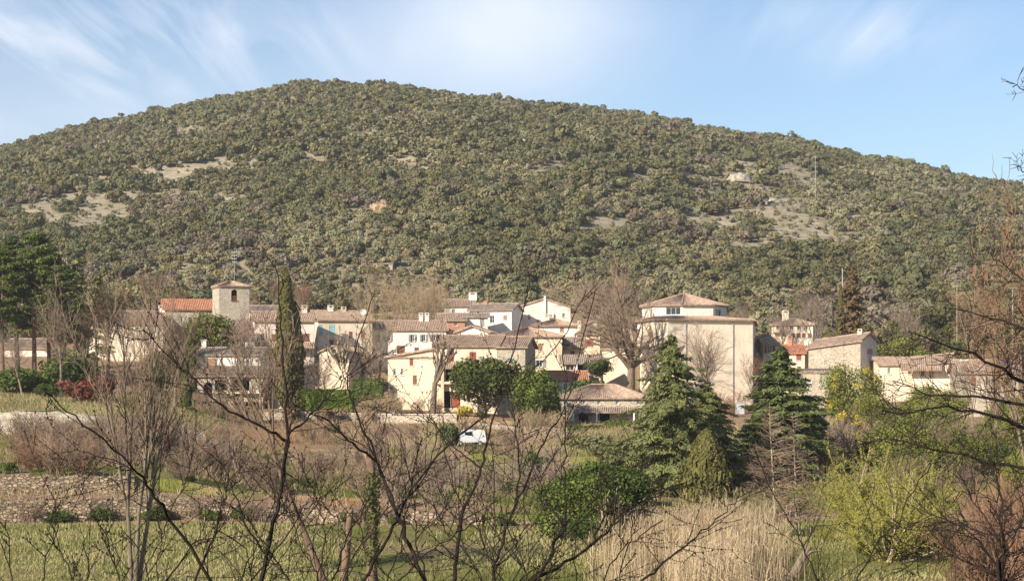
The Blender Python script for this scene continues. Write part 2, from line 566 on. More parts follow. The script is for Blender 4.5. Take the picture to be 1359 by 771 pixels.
# ------------------------------------------------------------------ terrain
# columns of (distance, height) knots for several directions; metres, camera eye at 0
KN = {
    -500: [(-60, -1.0), (0, -1.7), (8, -3.0), (40, -7.2), (70, -8.4), (100.9, -8.6), (101.1, -7.4), (105.9, -7.2), (106.1, -6.2), (149.9, -4.9), (150.1, -3.1), (187.9, -1.4), (188.1, -1.3), (205, -0.5), (235, 2.5), (290, 8.5), (330, 13)],
    0:    [(-60, -1.0), (0, -1.7), (8, -3.0), (40, -7.2), (70, -8.4), (100.9, -8.6), (101.1, -7.4), (105.9, -7.2), (106.1, -6.2), (149.9, -4.9), (150.1, -3.1), (187.9, -1.4), (188.1, -1.3), (205, -0.5), (235, 2.5), (290, 8.5), (330, 13)],
    190:  [(-60, -1.0), (0, -1.7), (8, -3.0), (40, -7.2), (70, -8.4), (100.9, -8.6), (101.1, -7.4), (105.9, -7.2), (106.1, -6.3), (149.9, -5.0), (150.1, -3.6), (187.9, -2.0), (188.1, -2.0), (205, -1.2), (235, 2.0), (290, 8.5), (330, 13)],
    350:  [(-60, -1.0), (0, -1.7), (8, -3.0), (40, -7.2), (70, -8.4), (100.9, -8.6), (101.1, -7.85), (105.9, -7.6), (106.1, -7.4), (149.9, -7.0), (150.1, -6.4), (187.9, -4.7), (188.1, -4.1), (205, -3.5), (235, 0.0), (290, 8.5), (330, 13)],
    600:  [(-60, -1.0), (0, -1.7), (8, -3.0), (40, -7.2), (70, -8.4), (100.9, -8.6), (101.1, -8.0), (105.9, -7.7), (106.1, -7.6), (149.9, -7.3), (150.1, -6.6), (187.9, -5.0), (188.1, -4.2), (205, -3.8), (235, 0.5), (290, 8.5), (330, 13)],
    760:  [(-60, -1.0), (0, -1.7), (8, -3.0), (40, -7.2), (70, -8.4), (100.9, -8.5), (101.1, -8.0), (105.9, -7.9), (106.1, -7.8), (149.9, -7.6), (150.1, -6.9), (187.9, -5.6), (188.1, -5.2), (205, -4.6), (235, 0.0), (290, 8.5), (330, 13)],
    900:  [(-60, -1.0), (0, -1.7), (8, -3.0), (40, -7.2), (70, -8.4), (100.9, -8.5), (101.1, -8.4), (105.9, -8.2), (106.1, -8.2), (149.9, -7.2), (150.1, -7.1), (187.9, -5.2), (188.1, -5.1), (205, -4.4), (235, -2.4), (290, 6.0), (330, 12)],
    1359: [(-60, -1.0), (0, -1.7), (8, -3.0), (40, -7.2), (70, -8.4), (100.9, -8.5), (101.1, -8.4), (105.9, -8.2), (106.1, -8.2), (149.9, -6.6), (150.1, -6.5), (187.9, -4.6), (188.1, -4.5), (205, -3.4), (235, -1.2), (290, 6.0), (330, 12)],
    1900: [(-60, -1.0), (0, -1.7), (8, -3.0), (40, -7.2), (70, -8.4), (100.9, -8.5), (101.1, -8.4), (105.9, -8.2), (106.1, -8.2), (149.9, -6.6), (150.1, -6.5), (187.9, -4.6), (188.1, -4.5), (205, -3.4), (235, -1.2), (290, 6.0), (330, 12)],
}
KPX = sorted(KN)
YR = 870.0
SKY = [(-700, 420), (-300, 300), (0, 203), (60, 181), (130, 166), (200, 153), (260, 139), (330, 127), (390, 115), (450, 113), (520, 117), (600, 127), (680, 137), (760, 146), (850, 153), (930, 170), (1000, 180), (1060, 187), (1130, 206), (1200, 218), (1280, 236), (1359, 250), (1500, 285), (1800, 345), (2300, 430)]
SKX = np.linspace((-700 - CX) / F, (2300 - CX) / F, 180)
SKT = np.interp(SKX, [(a - CX) / F for a, b in SKY], [(HY - b - 5) / F for a, b in SKY])


def warp(x):
    return 2.2 * np.sin(np.asarray(x) / 17.0) + 1.0 * np.sin(np.asarray(x) / 6.1 + 1.0)


def near_z(x, y):
    """valley, terraces and village slope"""
    x = np.asarray(x, float); y = np.asarray(y, float)
    px = CX + F * x / np.maximum(y, 45.0)
    ye = y + np.where((y > 60) & (y < 205), warp(x) * np.clip((y - 60) / 30, 0, 1) * np.clip((205 - y) / 12, 0, 1), 0)
    zs = np.array([np.interp(ye, [a for a, b in KN[k]], [b for a, b in KN[k]]) for k in KPX])
    out = np.zeros_like(ye)
    for i in range(len(KPX) - 1):
        a, b = KPX[i], KPX[i + 1]
        m = (px >= a) & (px < b)
        t = (px - a) / (b - a)
        t = t * t * (3 - 2 * t)
        out = np.where(m, zs[i] * (1 - t) + zs[i + 1] * t, out)
    out = np.where(px < KPX[0], zs[0], out)
    out = np.where(px >= KPX[-1], zs[-1], out)
    amp = np.clip((y - 3) / 20, 0.1, 1) * 0.35
    return out + amp * (fbm(x / 7.0, y / 7.0, 5, 3) - 0.5)


RIDGE_H = np.interp(SKX, SKX, SKT) * YR


def hill_z(x, y, H):
    x = np.asarray(x, float); y = np.asarray(y, float)
    w = (y - 330) / (YR - 330)
    wc = np.clip(w, 0, 1)
    g = 0.62 * wc + 0.38 * np.sin(wc * math.pi / 2)
    base = near_z(x * 330 / np.maximum(y, 330), np.full_like(y, 330.0))
    z = base + (H - base) * g
    z = np.where(w > 1, H - ((y - YR) / 300.0) ** 2 * 90 - (y - YR) * 0.05, z)
    bump = (fbm(x / 70.0, y / 70.0, 21, 4) - 0.5) * 12 * np.clip(w * 4, 0, 1) * np.clip((0.97 - w) * 1.5, 0.05, 1)
    gul = (np.abs(np.sin(x / 46.0 + 1.3 * fbm(x / 120, y / 120, 9, 2) * 3)) - 0.6) * 4 * np.clip(w * 3, 0, 1) * np.clip((0.9 - w) * 2, 0, 1)
    return z + bump + gul


def Hx(x, y):
    return np.interp(np.asarray(x) / np.maximum(np.asarray(y), 60.0), SKX, RIDGE_H)


# match the ridge line's height seen along each direction
for _ in range(6):
    ys = np.linspace(400, 1000, 120)
    act = np.array([np.max(hill_z(u * ys, ys, np.full_like(ys, np.interp(u, SKX, RIDGE_H))) / ys) for u in SKX])
    RIDGE_H = RIDGE_H * np.clip(SKT / np.maximum(act, 0.01), 0.7, 1.4)


def G(x, y):
    x = np.asarray(x, float); y = np.asarray(y, float)
    zn = near_z(x, y)
    zh = hill_z(x, y, Hx(x, y))
    return np.where(y <= 330, zn, zh)


def gz(x, y):
    return float(G(np.array([x]), np.array([y]))[0])


def clearing(x, y):
    """0 = bare stony ground, 1 = wooded; long level clearings where the old hill terraces run"""
    px = CX + F * x / y
    z = G(x, y)
    py = HY - F * z / y
    a = fbm(x / 12.0, z / 3.4 + x / 160, 3, 4)
    b = fbm(x / 90.0, y / 90.0, 44, 3)
    v = a * 0.75 + b * 0.25
    thr = np.full_like(v, 0.382)
    def hot(cx, cy, rx, ry, k):
        return k * np.exp(-(((px - cx) / rx) ** 2 + ((py - cy) / ry) ** 2))
    thr = thr + hot(960, 250, 150, 45, 0.10) + hot(1060, 285, 100, 40, 0.15) + hot(950, 315, 160, 22, 0.11) + hot(250, 195, 150, 35, 0.0)
    thr = thr + hot(40, 300, 120, 14, 0.05) + hot(780, 250, 140, 45, 0.06) + hot(700, 190, 40, 12, 0.10) + hot(500, 280, 22, 14, 0.12)
    thr = thr + hot(1000, 335, 110, 12, 0.07) + hot(880, 375, 50, 18, 0.08) + hot(930, 400, 60, 15, 0.1) + hot(420, 345, 60, 15, 0.05) + hot(1200, 300, 90, 40, 0.04)
    thr = thr - hot(300, 300, 130, 25, 0.08) - hot(600, 150, 300, 25, 0.09) - hot(250, 330, 120, 25, 0.06) - hot(1100, 360, 120, 20, 0.06)
    thr = thr - 0.12 * np.clip((420 - y) / 60, 0, 1)
    return np.clip((v - thr) / 0.045, 0, 1)


def build_terrain():
    us = np.concatenate([np.linspace(-1.6, -0.42, 24)[:-1], np.linspace(-0.42, 0.42, 330), np.linspace(0.42, 1.6, 24)[1:]])
    ys = np.concatenate([np.linspace(-55, 40, 30), np.linspace(42, 96, 28), np.linspace(97, 205, 180), np.linspace(207, 330, 80), np.linspace(333, 900, 190), np.linspace(910, 1700, 40), [2200, 3500, 6000]])
    st = []
    for s in (101, 106, 150, 188):
        st += [s - 0.11, s + 0.11, s - .3, s + .3]
    ys = np.sort(np.concatenate([ys, st]))
    U, Yg = np.meshgrid(us, ys)
    Xg = U * (np.maximum(Yg, 0) + 75) * 0.85
    Yw = Yg - np.where((Yg > 60) & (Yg < 205), warp(Xg) * np.clip((Yg - 60) / 30, 0, 1) * np.clip((205 - Yg) / 12, 0, 1), 0)
    Zg = G(Xg.ravel(), Yw.ravel()).reshape(Xg.shape)
    Zg = np.where(Yw > 1500, np.maximum(Zg, -40), Zg)
    Zg = np.maximum(Zg, -60)
    nr, nc = Xg.shape
    v = np.stack([Xg, Yw, Zg], -1).reshape(-1, 3)
    idx = np.arange(nr * nc).reshape(nr, nc)
    q = np.stack([idx[:-1, :-1], idx[:-1, 1:], idx[1:, 1:], idx[1:, :-1]], -1).reshape(-1, 4)
    x, y = v[:, 0], v[:, 1]
    px = CX + F * x / np.maximum(y, 30)
    # what grows where: 1 = meadow, 0 = bare earth
    mead = np.clip((102.5 - y) / 2, 0, 1)
    ta = np.clip((y - 151) / 2, 0, 1) * np.clip((200 - y) / 8, 0, 1) * np.clip((330 - px) / 60, 0, 1) * np.clip(1.25 - 0.7 * fbm(x / 9, y / 14, 63, 3), 0, 1)
    tb = np.clip((y - 107) / 2, 0, 1) * np.clip((158 - y) / 6, 0, 1) * np.clip((fbm(x / 9, y / 16, 61, 3) - 0.40) * 9, 0, 1)
    td = np.clip((y - 102) / 8, 0, 1) * np.clip((185 - y) / 8, 0, 1) * np.clip((px - 700) / 60, 0, 1) * 0.8
    grass = np.clip(mead + ta + tb + td, 0, 1)
    hill = np.clip((y - 315) / 40, 0, 1)
    orange = np.exp(-(((px - 720) / 60) ** 2 + ((y - 152) / 12) ** 2)) + 0.9 * np.exp(-(((px - 390) / 55) ** 2 + ((y - 168) / 16) ** 2)) + 0.9 * np.exp(-(((px - 480) / 35) ** 2 + ((y - 108) / 7) ** 2)) + 0.5 * np.exp(-(((px - 300) / 40) ** 2 + ((y - 165) / 14) ** 2))
    lawn = np.exp(-(((px - 690) / 70) ** 2 + ((y - 115) / 14) ** 2)) + np.exp(-(((px - 790) / 60) ** 2 + ((y - 130) / 16) ** 2))
    brown = np.exp(-(((px - 560) / 190) ** 2)) * np.clip((y - 62) / 10, 0, 1) * (y < 101)
    grass = np.clip(grass + lawn - .55 * brown * fbm(x / 6, y / 8, 15, 3) * 1.6, 0, 1)
    me = np_mesh('ground', v, q, M['ground'], {'grass': grass, 'hill': hill, 'orange': np.clip(orange, 0, 1)}, smooth=True)
    o = link('ground', me)
    tag(o, None, None, None, 'structure')
    return o


def mat_ground():
    t = NT('ground')
    v = t.coord()
    n1 = t.noise(v, 0.16, 6, 0.65)
    n2 = t.noise(v, 1.3, 5, 0.7)
    n3 = t.noise(v, 7.0, 3, 0.7)
    grass = t.ramp(n1, [(0.30, (0.13, 0.155, 0.035)), (0.48, (0.20, 0.205, 0.06)), (0.64, (0.33, 0.26, 0.13))])
    gd = t.ramp(n2, [(0.35, (0.65, 0.7, 0.6)), (0.65, (1.2, 1.1, 1.05))])
    grass = t.mix(1.0, grass, gd, 'MULTIPLY')
    earth = t.ramp(n2, [(0.3, (0.22, 0.145, 0.085)), (0.55, (0.39, 0.26, 0.155)), (0.72, (0.50, 0.37, 0.24))])
    orange = t.ramp(n2, [(0.3, (0.28, 0.14, 0.055)), (0.7, (0.42, 0.24, 0.11))])
    rock = t.ramp(n3, [(0.3, (0.26, 0.215, 0.145)), (0.5, (0.42, 0.36, 0.26)), (0.7, (0.55, 0.49, 0.38))])
    scrub = t.ramp(n2, [(0.35, (0.085, 0.085, 0.04)), (0.6, (0.19, 0.17, 0.09))])
    n4 = t.noise(t.coord((.5, .5, 2.5)), .5, 5, .75)
    rock = t.mix(1.0, rock, t.ramp(n4, [(.38, (.68, .65, .6)), (.6, (1.08, 1.05, 1))]), 'MULTIPLY')
    hillc = t.mix(t.ramp(n1, [(0.30, (0.25, 0.25, 0.25)), (0.50, (1, 1, 1))]), scrub, rock)
    ao = t.attr('orange')
    c = t.mix(t.math('MULTIPLY', ao.outputs['Fac'], t.math('ADD', n1, 0.45), True), earth, orange)
    ag = t.attr('grass')
    gm = t.math('ADD', ag.outputs['Fac'], t.math('MULTIPLY', t.math('SUBTRACT', n2, 0.5), 0.9), True)
    gm = t.ramp(gm, [(0.35, (0, 0, 0)), (0.6, (1, 1, 1))])
    c = t.mix(gm, c, grass)
    ah = t.attr('hill')
    c = t.mix(ah.outputs['Fac'], c, hillc)
    hb = t.math('ADD', n2, t.math('MULTIPLY', n3, 0.5))
    return t.principled(c, 1.0, hb, 1.0, 0.4, spec=0.05)


M['ground'] = mat_ground()
ground = build_terrain()


# ------------------------------------------------------------------ leaf clouds
def rand_unit(n, g=rng):
    a = g.normal(size=(n, 3))
    return a / np.linalg.norm(a, axis=1, keepdims=True)


def quads(c, nrm, sx, sy=None, g=rng, up=None):
    """quads centred at c (N,3) with normals nrm, half sizes sx, sy; up = direction of the long axis"""
    n = len(c)
    sy = sx if sy is None else sy
    if up is None:
        up = rand_unit(n, g)
    u = np.cross(nrm, up)
    u /= np.maximum(np.linalg.norm(u, axis=1, keepdims=True), 1e-6)
    w = np.cross(u, nrm)
    sx = np.reshape(sx, (-1, 1)) * np.ones((n, 1)); sy = np.reshape(sy, (-1, 1)) * np.ones((n, 1))
    v = np.stack([c - u * sx * 0.7 - w * sy, c + u * sx * 0.7 - w * sy, c + u * sx + w * sy * 0.6, c - u * sx + w * sy], 1).reshape(-1, 3)
    return v, np.arange(4 * n).reshape(-1, 4)


def cloud(lobes, per, size, g, jit=0.55, shell=0.7, flat=1.0):
    """lobes: list of (centre, (rx,ry,rz)); leaf quads facing mostly outward; returns v, q, val (per vertex)"""
    cs, ns, vals = [], [], []
    vol = np.array([(l[1][0] * l[1][1] + l[1][0] * l[1][2] + l[1][1] * l[1][2]) for l in lobes])
    cnt = np.maximum((per * vol / vol.sum()).astype(int), 3)
    for (c, r), k in zip(lobes, cnt):
        d = rand_unit(k, g)
        rr = np.where(g.random(k) < shell, g.uniform(0.82, 1.12, k), g.uniform(0.3, 0.85, k))
        p = np.array(c) + d * rr[:, None] * np.array(r)
        n = d / np.array(r)
        n /= np.linalg.norm(n, axis=1, keepdims=True)
        n = n + g.normal(size=(k, 3)) * jit
        n /= np.linalg.norm(n, axis=1, keepdims=True)
        cs.append(p); ns.append(n)
        base = g.uniform(0.25, 0.75)
        vals.append(np.clip(base + g.normal(size=k) * 0.22, 0, 1))
    c = np.concatenate(cs); n = np.concatenate(ns); val = np.concatenate(vals)
    s = size * g.uniform(0.6, 1.35, len(c))
    v, q = quads(c, n, s, s * 0.75, g)
    return v, q, np.repeat(val, 4)


def crown_lobes(g, rx, rz, n, flat=0.8, zc=None):
    """irregular crown: lobes placed over an ellipsoid"""
    zc = rz if zc is None else zc
    L = [((0, 0, zc), (rx * 0.72, rx * 0.72, rz * 0.75))]
    for i in range(n):
        a = g.uniform(0, 2 * math.pi); e = g.uniform(-0.35, 0.95)
        k = math.cos(math.asin(max(-1, min(1, e))))
        f = g.uniform(0.55, 0.85)
        s = g.uniform(0.26, 0.46)
        L.append(((rx * f * k * math.cos(a), rx * f * k * math.sin(a), zc + rz * f * e), (rx * s, rx * s, rz * s * flat * 1.1)))
    return L
# ------------------------------------------------------------------ tree makers (each is an Empty at the foot > trunk, crown)
def proto(name, cat):
    o = empty(name, (0, 0, 0), None, cat)
    o['_fresh'] = 1
    return o


def place(pr, px, Y, label, group=None, top=None, scale=None, rot=None, dz=0.0, sxy=1.0, z=None):
    """put a tree (first time the first one itself, then a copy) with its foot on the ground"""
    if pr.get('_fresh'):
        o = pr; del pr['_fresh']
    else:
        o = copy_tree(pr)
    x = X(px, Y)
    zz_ = gz(x, Y) - 0.08 + dz if z is None else z
    h = pr['_h']
    s = (Z(top, Y) - zz_) / h if top is not None else (scale or 1.0)
    o.location = (x, Y, zz_)
    o.rotation_euler = (0, 0, rnd.uniform(0, 6.28) if rot is None else rot)
    o.scale = (s * sxy, s * sxy, s)
    tag(o, label, None, group)
    if group is None and 'group' in o.keys(): del o['group']
    return o


def wander(p, d, L, n, g, gn, up=0.0):
    pts = [p.copy()]
    for i in range(n):
        d = d + Vector((g.gauss(0, gn), g.gauss(0, gn), g.gauss(0, gn) + up))
        d.normalize()
        p = p + d * (L / n)
        pts.append(p.copy())
    return pts, d


def around(d, ang, g):
    """a direction at angle ang from d"""
    o = d.orthogonal().normalized()
    w = d.cross(o)
    t = g.uniform(0, 2 * math.pi)
    s = (o * math.cos(t) + w * math.sin(t))
    return (d * math.cos(ang) + s * math.sin(ang)).normalized()


def bare_tree(name, seed, h=10, tr=0.2, fork=0.3, mains=5, kids=(6, 6, 6), ang=(0.55, 0.6, 0.6), gn=0.12, up=0.10, ratio=(0.62, 0.5, 0.45),
              stems=1, bark='bark', twig='twig', tw=0.02, cat='tree', lean=None, spread=0.5, knob=False):
    g = random.Random(seed)
    T, W = MB(), MB()

    def grow(p, d, L, r, lvl):
        n = 5 if lvl < 2 else 3
        pts, dd = wander(p, d, L, n, g, gn * (1 + 0.3 * lvl), up)
        last = lvl >= len(kids)
        r1 = max(r * 0.35, tw * 0.5)
        rads = [r + (r1 - r) * i / n for i in range(n + 1)]
        (T if lvl <= 1 else W).tube(pts, rads, 6 if lvl == 0 else (5 if lvl == 1 else 3))
        if last: return
        for k in range(kids[lvl]):
            f = 0.25 + 0.75 * (k + g.random() * 0.8) / kids[lvl]
            f = min(f, 1.0)
            i = min(int(f * n), n - 1)
            q = pts[i].lerp(pts[i + 1], f * n - i)
            d0 = (pts[i + 1] - pts[i]).normalized()
            a = ang[lvl] * g.uniform(0.6, 1.3)
            rr = max((rads[i]) * 0.6, tw)
            if lvl + 1 >= 2: rr = max(min(rr, tw * (2.6 - 0.8 * lvl)), tw)
            grow(q, around(d0, a, g), L * ratio[lvl] * g.uniform(0.6, 1.2), rr, lvl + 1)
        if knob:
            T.box(pts[-1], (r * 2.2, r * 2.2, r * 2.0))

    for s_ in range(stems):
        a = 2 * math.pi * s_ / max(stems, 1) + g.uniform(-.5, .5)
        off = Vector((math.cos(a), math.sin(a), 0)) * (0 if stems == 1 else tr * 1.3)
        d = Vector((math.cos(a) * 0.16, math.sin(a) * 0.16, 1)) if stems > 1 else Vector((0, 0, 1))
        if lean: d = Vector(lean)
        d.normalize()
        fk = fork * g.uniform(0.85, 1.15)
        pts, dd = wander(off + Vector((0, 0, -0.3)), d, h * fk + .3, 5, g, gn * 0.4, 0.03)
        T.tube(pts, [tr * (1.25 - 0.09 * i if i else 1.5) * (0.8 if stems > 1 else 1) for i in range(6)], 8)
        for k in range(mains):
            a2 = around(dd, g.uniform(0.25, 1.0) * spread * (0.35 if k == 0 else 1), g)
            base = pts[-1].lerp(pts[-2], g.uniform(0, 0.6))
            grow(base, a2, h * (1 - fk) * g.uniform(0.7, 0.95) * (0.9 if k else 1.0), tr * g.uniform(0.45, 0.62), 0)
    r = proto(name, cat)
    T.build('trunk', M[bark], r, smooth=True)
    W.build('crown', M[twig], r)
    zs = [v[2] for v in W.v]
    r['_h'] = sorted(zs)[int(len(zs) * 0.995)]
    return r


def bare_shrub(name, seed, h=2.2, stems=16, kids=7, sub=3, twig='twig', tw=0.012, spread=0.6, cat='shrub', gn=0.12):
    g = random.Random(seed)
    W = MB()
    for s_ in range(stems):
        d = around(Vector((0, 0, 1)), g.uniform(0.05, spread), g)
        p = Vector((g.gauss(0, 0.25), g.gauss(0, 0.25), -0.1))
        L = h * g.uniform(0.6, 1.05)
        pts, dd = wander(p, d, L, 4, g, gn, 0.05)
        W.tube(pts, [tw * 2.0, tw * 1.7, tw * 1.4, tw * 1.1, tw * .8], 3)
        for k in range(kids):
            f = g.uniform(0.2, 0.98)
            i = min(int(f * 4), 3)
            q = pts[i].lerp(pts[i + 1], f * 4 - i)
            d1 = around((pts[i + 1] - pts[i]).normalized(), g.uniform(0.3, 0.9), g)
            l1 = L * g.uniform(0.2, 0.42)
            p1, _ = wander(q, d1, l1, 2, g, gn, 0.05)
            W.tube(p1, [tw, tw * .85, tw * .6], 3)
            for j in range(sub):
                t = g.random()
                q2 = p1[0].lerp(p1[2], 0.3 + 0.7 * t)
                p2, _ = wander(q2, around(d1, g.uniform(0.3, 0.9), g), l1 * g.uniform(0.3, 0.6), 1, g, gn)
                W.tube(p2, [tw * .8, tw * .5], 3)
    r = proto(name, cat)
    W.build('branches', M[twig], r)
    r['_h'] = h
    return r


def trunk_mb(h, r, g, lean=0.03, limbs=0, spread=1.5):
    T = MB()
    pts, d = wander(Vector((0, 0, -0.3)), Vector((g.gauss(0, lean), g.gauss(0, lean), 1)).normalized(), h, 6, g, 0.05, 0.02)
    T.tube(pts, [r * 1.35] + [r * (1 - 0.1 * i) for i in range(1, 7)], 7)
    for k in range(limbs):
        i = g.randint(2, 5)
        q, _ = wander(pts[i], around(Vector((0, 0, 1)), g.uniform(0.5, 1.1), g), spread * g.uniform(0.6, 1.1), 4, g, 0.12, 0.08)
        T.tube(q, [r * 0.5, r * 0.4, r * 0.3, r * 0.2, r * .1], 5)
    return T


def leafy_tree(name, seed, rx, rz, th, tr, leaf, per=1500, size=0.22, lobes=12, cat='tree', bark='bark', jit=0.55, shell=0.7, trunk=True, low=0.0, flat=0.8):
    """round broadleaf: trunk of height th, crown half height rz, radius rx"""
    g = np.random.default_rng(seed)
    r = proto(name, cat)
    if trunk:
        trunk_mb(th + rz, tr, random.Random(seed), limbs=6, spread=rx).build('trunk', M[bark], r, smooth=True)
    v, q, val = cloud(crown_lobes(g, rx, rz, lobes, flat, th + rz * (1 - low)), per, size, g, jit, shell)
    link('crown' if trunk else 'foliage', np_mesh('crown', v, q, M[leaf], {'v': val}), r)
    r['_h'] = th + rz * (2 - low)
    return r


def conifer(name, seed, h, rad, leaf, whorls=26, per=7, nsp=34, droop=0.25, sw=0.09, sl=0.26, base=0.06, power=0.85, bark='bark', upsweep=0.0, trunk_r=0.22, ragged=0.25, cat='tree'):
    g = np.random.default_rng(seed)
    gr = random.Random(seed)
    r = proto(name, cat)
    T = MB()
    pts, _ = wander(Vector((0, 0, -0.3)), Vector((0, 0, 1)), h * 0.99, 8, gr, 0.012, 0.01)
    T.tube(pts, [trunk_r * (1.25 if i == 0 else 1 - i / 8.6) for i in range(9)], 7)
    C, Nn, U, Vv = [], [], [], []
    for w in range(whorls):
        for b in range(per):
            t = min(base + (1 - base) * (w + gr.random() * 1.6) / (whorls + .6), .995)
            L0 = rad * (1 - t) ** power + 0.12
            a = gr.uniform(0, 2 * math.pi)
            L = L0 * gr.uniform(1 - ragged * 1.6, 1 + ragged) * (0.68 + 0.66 * float(vnoise(math.cos(a) * 1.3 + 9, math.sin(a) * 1.3 + t * 7, seed)))
            dr = droop * gr.uniform(0.1, 1.9)
            d = np.array([math.cos(a), math.sin(a), 0])
            side = np.array([-d[1], d[0], 0])
            z0 = h * t + gr.uniform(-.2, .2)
            k = max(4, int(nsp * (0.25 + 0.75 * L / (rad + 0.01))))
            s = g.uniform(0.12, 1.0, k) ** 0.8
            wd_ = (1 - s) * 0.42 * L + 0.10
            lat = g.uniform(-1, 1, k) * wd_
            zz = z0 + L * (upsweep * s - dr * s ** 1.6) + g.normal(size=k) * 0.07 - np.abs(lat) * 0.25
            p = d * (s * L)[:, None] + side * lat[:, None]
            p[:, 2] += zz
            C.append(p)
            up = d[None] * 0.9 + side[None] * (np.sign(lat) * 0.6)[:, None] + g.normal(size=(k, 3)) * 0.25
            up[:, 2] -= 0.15
            n = np.array([0, 0, 1.0])[None] + d[None] * 0.5 + g.normal(size=(k, 3)) * 0.45
            n /= np.linalg.norm(n, axis=1, keepdims=True)
            U.append(up); Nn.append(n)
            base_v = gr.uniform(0.3, 0.7)
            Vv.append(np.clip(base_v + 0.25 * (s - 0.6) + g.normal(size=k) * 0.15, 0, 1))
            e = Vector((d[0] * L * 0.95, d[1] * L * 0.95, z0 + L * (upsweep - dr) * 0.92))
            m = Vector((d[0] * L * 0.5, d[1] * L * 0.5, z0 + L * (upsweep * 0.5 - dr * 0.33)))
            T.tube([Vector((0, 0, z0)), m, e], [0.035 * (1 - t) + .012, 0.02, 0.008], 3)
    C = np.concatenate(C); Nn = np.concatenate(Nn); U = np.concatenate(U); Vv = np.concatenate(Vv)
    sz = g.uniform(0.7, 1.3, len(C))
    v, q = quads(C, Nn, sw * sz, sl * sz, g, U)
    T.build('trunk', M[bark], r, smooth=True)
    link('crown', np_mesh('crown', v, q, M[leaf], {'v': np.repeat(Vv, 4)}), r)
    r['_h'] = h
    return r


def dead_conifer(name, seed, h, rad, twig='twig', bark='bark_pale', whorls=26, per=5, tr=0.12, lean=None):
    """bare larch-like tree: a straight pale stem with thin leafless side branches"""
    gr = random.Random(seed)
    T, W = MB(), MB()
    pts, _ = wander(Vector((0, 0, -0.3)), Vector(lean or (0, 0, 1)).normalized(), h, 9, gr, 0.02, 0.03)
    T.tube(pts, [tr * (1.25 if i == 0 else 1 - i / 9.8) for i in range(10)], 6)
    for w in range(whorls):
        t = 0.12 + 0.86 * w / whorls
        i = min(int(t * 9), 8)
        c = pts[i].lerp(pts[i + 1], t * 9 - i)
        for b in range(per):
            a = gr.uniform(0, 6.28)
            L = rad * (1 - t) ** 0.7 * gr.uniform(0.6, 1.15) + .15
            d = Vector((math.cos(a), math.sin(a), 0.25)).normalized()
            p, dd = wander(c, d, L, 4, gr, 0.08, 0.02)
            W.tube(p, [0.03, 0.026, 0.02, 0.016, 0.01], 3)
            for k in range(9):
                f = gr.uniform(0.2, 1)
                j = min(int(f * 4), 3)
                q = p[j].lerp(p[j + 1], f * 4 - j)
                p2, _ = wander(q, around(d, gr.uniform(.5, 1.0), gr), L * 0.28 * gr.uniform(.5, 1.2), 2, gr, 0.1)
                W.tube(p2, [0.014, 0.012, 0.008], 3)
    r = proto(name, 'tree')
    T.build('trunk', M[bark], r, smooth=True)
    W.build('crown', M[twig], r)
    r['_h'] = h
    return r


def cypress(name, seed, h, rad, leaf='cypress', n=4200, size=0.16, cat='tree'):
    g = np.random.default_rng(seed)
    r = proto(name, cat)
    trunk_mb(h * 0.5, 0.16, random.Random(seed), 0.0).build('trunk', M['bark'], r, smooth=True)
    t = g.random(n) ** 0.85
    prof = np.minimum(1, (t + 0.02) * 9) * np.minimum(1, (1 - t) ** 0.55 * 1.55)
    a = g.uniform(0, 2 * math.pi, n)
    rr = rad * prof * (0.80 + 0.30 * fbm(a * 1.2, t * 14, seed, 3)) * np.where(g.random(n) < 0.8, g.uniform(0.88, 1.12, n), g.uniform(0.4, 0.9, n))
    c = np.stack([rr * np.cos(a), rr * np.sin(a), 0.1 + t * (h - 0.1)], 1)
    nn = np.stack([np.cos(a), np.sin(a), np.full(n, 0.15)], 1) + g.normal(size=(n, 3)) * 0.45
    nn /= np.linalg.norm(nn, axis=1, keepdims=True)
    up = np.array([[0, 0, 1.0]]) + g.normal(size=(n, 3)) * 0.25
    s = size * g.uniform(0.6, 1.3, n)
    v, q = quads(c, nn, s * 0.55, s * 1.5, g, up)
    val = np.clip(0.2 + 0.7 * fbm(a * 2.0, t * 22, seed + 3, 3) + g.normal(size=n) * 0.14, 0, 1)
    link('crown', np_mesh('crown', v, q, M[leaf], {'v': np.repeat(val, 4)}), r)
    r['_h'] = h
    return r


def pine(name, seed, h, rad, leaf='pine', crown_from=0.42):
    g = np.random.default_rng(seed); gr = random.Random(seed)
    r = proto(name, 'tree')
    T = MB()
    pts, _ = wander(Vector((0, 0, -0.3)), Vector((0, 0, 1)), h * 0.97, 8, gr, 0.02, 0.02)
    T.tube(pts, [0.3 * (1.25 if i == 0 else 1 - i / 9) for i in range(9)], 7)
    L = []
    for k in range(46):
        t = crown_from + (0.98 - crown_from) * (k + gr.random()) / 46
        i = min(int(t * 8), 7)
        c = pts[i].lerp(pts[i + 1], t * 8 - i)
        w = math.sin(math.pi * min(1, (t - crown_from) / (1 - crown_from) * 0.8 + 0.22)) ** 0.8
        ln = rad * w * gr.uniform(0.45, 1.1) + 0.25
        a = gr.uniform(0, 6.28)
        p, dd = wander(c, Vector((math.cos(a), math.sin(a), 0.2)), ln, 3, gr, 0.1, 0.04)
        T.tube(p, [0.07, 0.05, 0.04, 0.02], 4)
        for f in (0.5, 0.72, 0.9, 1.08):
            q = p[0].lerp(p[3], f)
            s = gr.uniform(0.35, 0.75)
            L.append(((q.x + gr.gauss(0, .3), q.y + gr.gauss(0, .3), q.z + 0.15), (s, s, s * 0.42)))
    T.build('trunk', M['bark_red'], r, smooth=True)
    v, q, val = cloud(L, 24000, 0.085, g, 1.0, 0.45)
    link('crown', np_mesh('crown', v, q, M[leaf], {'v': val}), r)
    r['_h'] = h
    return r


